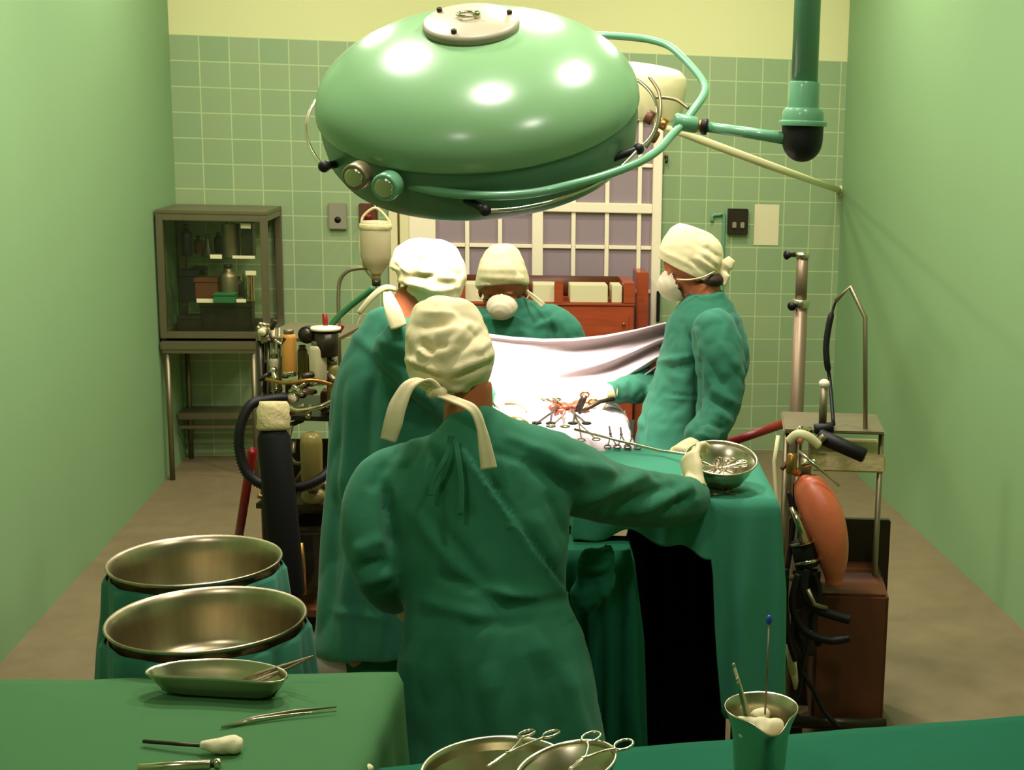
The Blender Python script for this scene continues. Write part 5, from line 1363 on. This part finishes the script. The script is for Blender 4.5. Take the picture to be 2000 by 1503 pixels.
G().tube(smooth_path([dp(735, 558), dp(728, 580), dp(712, 600), dp(696, 640)], 5), 2 * sb, 8).obj('drip_line', 'bottle_glass', db)
hb = thing('bottle_hanger', dp(733, 406), 'thin wall bracket carrying the drip bottle strap', 'bracket')
G().tube([dp(733, 404), PY(729, 398, WALL_Y - .0)], .005, 8).obj('bracket_arm', 'dull_steel', hb)

# ================================================================ RIGHT SIDE
WI = 5.3; si = S(WI); ip = lambda x, y, dw=0: P(x, y, WI + dw)
iv = thing('steel_stand', (ip(1562, 600).x, ip(1562, 600).y, 0), 'tall telescopic steel stand with black knobs right of the masked surgeon', 'stand')
q = ip(1564, 590); q2 = ip(1565, 497)
G().cyl((q.x, q.y, .05), (q.x, q.y, q.z), 14 * si, 20).obj('lower_tube', 'stand_metal', iv)
G().cyl((q.x, q.y, q.z - .02), (q.x, q.y, q2.z), 11.5 * si, 20).obj('upper_tube', 'stand_metal', iv)
G().cyl((q.x, q.y, q.z - .022), (q.x, q.y, q.z + .012), 17 * si, 20, bev=.004).obj('collar', 'steel', iv)
G().lathe([(0, .012), (13 * si, .01), (14.5 * si, .002), (13 * si, -.01), (0, -.012)], (q.x, q.y, q2.z), n=24).obj('top_cap', 'steel', iv)
for y in (497, 594):
    c = ip(1553, y); d = ip(1536 if y < 550 else 1546, y + (1 if y < 550 else 4), -.03)
    G().tube([c, c.lerp(d, .5), d], [5 * si, 4 * si, 9 * si], 14).obj('knob', 'black', iv)
G().span((q.x - .05, q.y - .05, ip(1550, 838).z), (q.x + .05, q.y + .05, ip(1550, 820).z), .01).obj('bracket', 'dull_steel', iv, auto=40)
G().cyl(ip(1546, 822, -.03), ip(1400, 872, -.12), 8.5 * si, 16).obj('red_arm', 'red', iv)
for k in range(4):
    d = Vector((math.cos(k * math.pi / 2 + .8), math.sin(k * math.pi / 2 + .8), 0)) * .26
    G().tube([Vector((q.x, q.y, .08)), Vector((q.x, q.y, .03)) + d], .014, 8).obj('foot', 'dull_steel', iv)

WR = 4.3; sr_ = S(WR); rp_ = lambda x, y, dw=0: P(x, y, WR + dw)
rm = thing('anaesthesia_cart', (rp_(1640, 1000).x, rp_(1640, 1000).y, 0), 'dark anaesthesia cart with orange rubber bag and hoses at the right edge', 'medical machine')
def rpart(g, name, m, parent=rm, **k): return g.obj(name, m, parent, **k)
def rbox(x0, x1, y0, y1, d, m, name, dw=0.0, bev=.01):
    a = rp_(x0, y0, dw); b = rp_(x1, y1, dw); c = (a + b) / 2 + AW * d / 2
    rot = Matrix((RH, AW, Vector((0, 0, 1)))).transposed()
    return rpart(G().box(c, ((x1 - x0) * S(WR + dw), d, abs(a.z - b.z)), rot, bev), name, m, auto=40)
rbox(1588, 1730, 1150, 1440, .45, 'brown_leather', 'cart_body', .12)
rbox(1530, 1730, 838, 850, .30, 'dull_steel', 'cart_top', .15, .006)
rbox(1585, 1730, 884, 925, .25, 'cream_band', 'panel', .2, .006)
rbox(1545, 1600, 1105, 1290, .22, 'dark_metal', 'side_box', .08, .01)
for x in (1536, 1560, 1722):
    a = rp_(x, 845, .2); rpart(G().cyl((a.x, a.y, .04), (a.x, a.y, a.z), 6 * sr_, 12), 'post', 'dull_steel')
# chrome rod with white knob
a = rp_(1606, 838, .1); b = rp_(1608, 752, .1)
o = rpart(G().cyl((a.x, a.y, a.z), (a.x, a.y, b.z), 8 * sr_, 16), 'piston_rod', 'dull_steel')
G().ell((a.x, a.y, b.z + .01), 11 * sr_, 11 * sr_, 9 * sr_).obj('white_knob', 'white_dot', o)
rpart(G().cyl(rp_(1590, 838, .08), rp_(1628, 834, .08), 11 * sr_, 16, bev=.004), 'clamp_head', 'black')
rpart(G().cyl(rp_(1598, 850, .05), rp_(1690, 890, .02), 15 * sr_, 18, bev=.006), 'crossbar', 'black')
# black hanging hose at the edge
rpart(G().tube(smooth_path([rp_(1632, 588, .3), rp_(1621, 625, .3), rp_(1614, 670, .3), rp_(1615, 705, .3), rp_(1621, 745, .3), rp_(1628, 830, .2)], 5), [3 * sr_] * 4 + [7 * sr_] * 14 + [4 * sr_] * 8, 12), 'hanging_hose', 'black')
rpart(G().tube([rp_(1632, 588, .3), rp_(1660, 560, .3), rp_(1690, 620, .3), rp_(1690, 840, .2)], 5 * sr_, 10), 'hose_holder', 'dull_steel')
# orange fittings, levers
rpart(G().tube(smooth_path([rp_(1540, 862, .0), rp_(1556, 848, -.02), rp_(1578, 852, -.02), rp_(1600, 870, 0)], 5), 9 * sr_, 12, flat=.7), 'lever', 'cream_paint')
rpart(G().cyl(rp_(1548, 885, .0), rp_(1545, 925, .0), 11 * sr_, 16, bev=.005), 'orange_valve', 'brass')
rpart(G().ell(rp_(1563, 860, -.02), 7 * sr_), 'orange_knob', 'rose')
rpart(G().tube([rp_(1560, 880, -.05), rp_(1600, 915, -.05), rp_(1640, 948, -.05)], 3 * sr_, 8), 'wire', 'chrome')
rpart(G().tube([rp_(1520, 850, .05), rp_(1512, 900, .05), rp_(1518, 1000, .05), rp_(1522, 1060, .05)], 4 * sr_, 10), 'clear_hose', 'cream_paint')
rpart(G().cyl(rp_(1575, 895, .1), rp_(1572, 930, .1), 12 * sr_, 16), 'bag_mount', 'dull_steel')
# orange rubber bag
bg = G(); bg.tube(smooth_path([rp_(1572, 946, .02), rp_(1586, 966, .0), rp_(1606, 1005, -.02), rp_(1622, 1060, -.02), rp_(1628, 1110, .0), rp_(1628, 1140, .02)], 5), [20 * sr_ + 24 * sr_ * math.sin(math.pi * min(1, (i + 3) / 25)) for i in range(26)], 24, flat=.85); bg.ell(rp_(1574, 950, .02), 24 * sr_)
bm_ = remesh(bg, 'rubber_bag', .009, 4); add_mesh('rubber_bag', bm_, 'rose', rm)
# cone tube and canister
rpart(G().tube([rp_(1545, 990, -.06), rp_(1560, 1020, -.06), rp_(1574, 1060, -.06)], [4 * sr_, 7 * sr_, 12 * sr_], 16), 'cone_tube', 'chrome')
cn = rpart(G().cyl(rp_(1566, 1052, -.02), rp_(1578, 1108, -.02), 24 * sr_, 28, bev=.008), 'absorber', 'black')
for (x, y) in ((1567, 1056), (1576, 1092)):
    c = rp_(x, y, -.02); ax = (rp_(1578, 1108, -.02) - rp_(1566, 1052, -.02)).normalized()
    G().lathe([(24.5 * sr_, 0), (26 * sr_, .003), (26 * sr_, .008), (24.5 * sr_, .011), (23 * sr_, .005)], c, ax, n=32).obj('absorber_ring', 'chrome', cn)
for pts, r in (([(1575, 1110), (1570, 1150), (1590, 1185), (1625, 1200), (1660, 1210)], 9), ([(1560, 1120), (1548, 1180), (1570, 1230), (1620, 1250), (1660, 1245)], 8), ([(1585, 1230), (1570, 1290), (1560, 1350), (1535, 1400)], 5), ([(1565, 1310), (1590, 1350), (1610, 1390), (1640, 1420)], 5), ([(1535, 1110), (1532, 1170), (1540, 1240), (1555, 1290)], 7)):
    rpart(G().tube(smooth_path([rp_(x, y, -.04) for x, y in pts], 8), r * sr_, 12), 'black_hose', 'black')
rpart(G().tube([rp_(1578, 1150, -.06), rp_(1590, 1180, -.06), rp_(1615, 1188, -.05)], 5 * sr_, 10), 'bent_pipe', 'dull_steel')
g = G().tube([rp_(1542, 1258, 0), rp_(1548, 1300, 0), rp_(1556, 1345, 0)], [10 * sr_, 9 * sr_, 5 * sr_], 14, flat=.6)
rpart(g, 'tan_pedal_arm', 'cream_paint')
for x in (1550, 1715):
    c = rp_(x, 1400, .2); rpart(G().cyl((c.x - .02, c.y, .05), (c.x + .02, c.y, .05), .05, 18, bev=.006), 'caster', 'black')
a = rp_(1545, 1420, .12); b = rp_(1730, 1420, .12)
rpart(G().tube([Vector((a.x, a.y, .11)), Vector((b.x, b.y, .11))], .02, 10), 'base_rail', 'dark_metal')
# more glassware and fittings behind the gauges
jar(556, 690, 735, 8, 'dark_metal', .10, 'small_flask'); jar(606, 690, 750, 9, 'brown_leather', .14, 'small_flask'); jar(637, 690, 742, 8, 'yellow_glass', .12, 'small_flask')
for (x0_, x1_, y0_, y1_, m_) in ((520, 548, 700, 792, 'dark_metal'), (628, 648, 760, 805, 'brown_leather'), (560, 600, 745, 775, 'dark_metal')):
    a_ = mp((x0_ + x1_) / 2, (y0_ + y1_) / 2, .12)
    part(G().box(a_, ((x1_ - x0_) * sm, .08, (y1_ - y0_) * sm), bevel=.006), 'valve_block', m_, auto=40)
for i in range(16):
    x = random.uniform(515, 650); y = random.uniform(818, 985); c = mp(x, y, random.uniform(.0, .12))
    d = Vector((random.uniform(-1, 1), random.uniform(-.3, .3), random.uniform(-.8, .8))).normalized()
    part(G().cyl(c - d * .03, c + d * .03, random.uniform(.006, .013), 12, bev=.002), 'valve', random.choice(['brass', 'dull_steel', 'dark_metal', 'brown_leather', 'dark_metal']))
# more small things inside the glass cabinet
inside(388, 500, 16, 34, 'brown_leather', 'brown_bottle', 'short brown bottle between two dark pieces on the top cabinet shelf', 'bottle', z=zs0, y=Yf + .3)
inside(428, 500, 18, 40, 'dark_metal', 'brown_bottle', 'dark bottle behind the cone weight on the top cabinet shelf', 'bottle', z=zs0, y=Yf + .34)
inside(466, 588, 20, 40, 'dark_metal', 'steel_jar', 'small dark jar at the right on the middle cabinet shelf', 'jar', z=zs1, y=Yf + .3)
inside(392, 588, 24, 56, 'dark_metal', 'dark_box', 'tall dark box at the back of the middle cabinet shelf', 'box', 'box', z=zs1, y=Yf + .36)
inside(408, 655, 26, 50, 'brown_leather', 'brown_bottle', 'brown bottle on the cabinet floor behind the low tin', 'bottle', z=zb_ + .013, y=Yf + .34)
a_ = mp(582, 1010, .44); part(G().box(Vector((a_.x, a_.y, a_.z)), (135 * sm, .02, 340 * sm), bevel=.004), 'dark_backing', 'dark_metal', auto=40)  # dark backing added to darken the gaps between the machine's parts
rbox(1534, 1730, 1000, 1420, .03, 'dark_metal', 'dark_backing', .46, .004)  # added dark backdrop, keeps the pale floor from showing behind the cart
rbox(1548, 1600, 940, 1000, .12, 'dark_metal', 'valve_block', .22, .006)
for pts, r in (([(1540, 960), (1550, 1010), (1545, 1060), (1538, 1110)], 5), ([(1590, 1120), (1600, 1160), (1585, 1210), (1600, 1260)], 7), ([(1560, 1190), (1556, 1240), (1575, 1280)], 6)):
    rpart(G().tube(smooth_path([rp_(x, y, -.01) for x, y in pts], 8), r * sr_, 12), 'black_hose', 'black')
for (x, y, r_, m_) in ((1550, 915, 8, 'brass'), (1580, 905, 6, 'chrome'), (1536, 905, 5, 'brown_leather'), (1600, 860, 7, 'dull_steel'), (1572, 838, 6, 'chrome'), (1556, 1130, 7, 'dull_steel')):
    c = rp_(x, y, .02); d = Vector((random.uniform(-1, 1), -.3, random.uniform(-.6, .6))).normalized()
    rpart(G().cyl(c - d * .025, c + d * .025, r_ * sr_, 14, bev=.003), 'valve', m_)
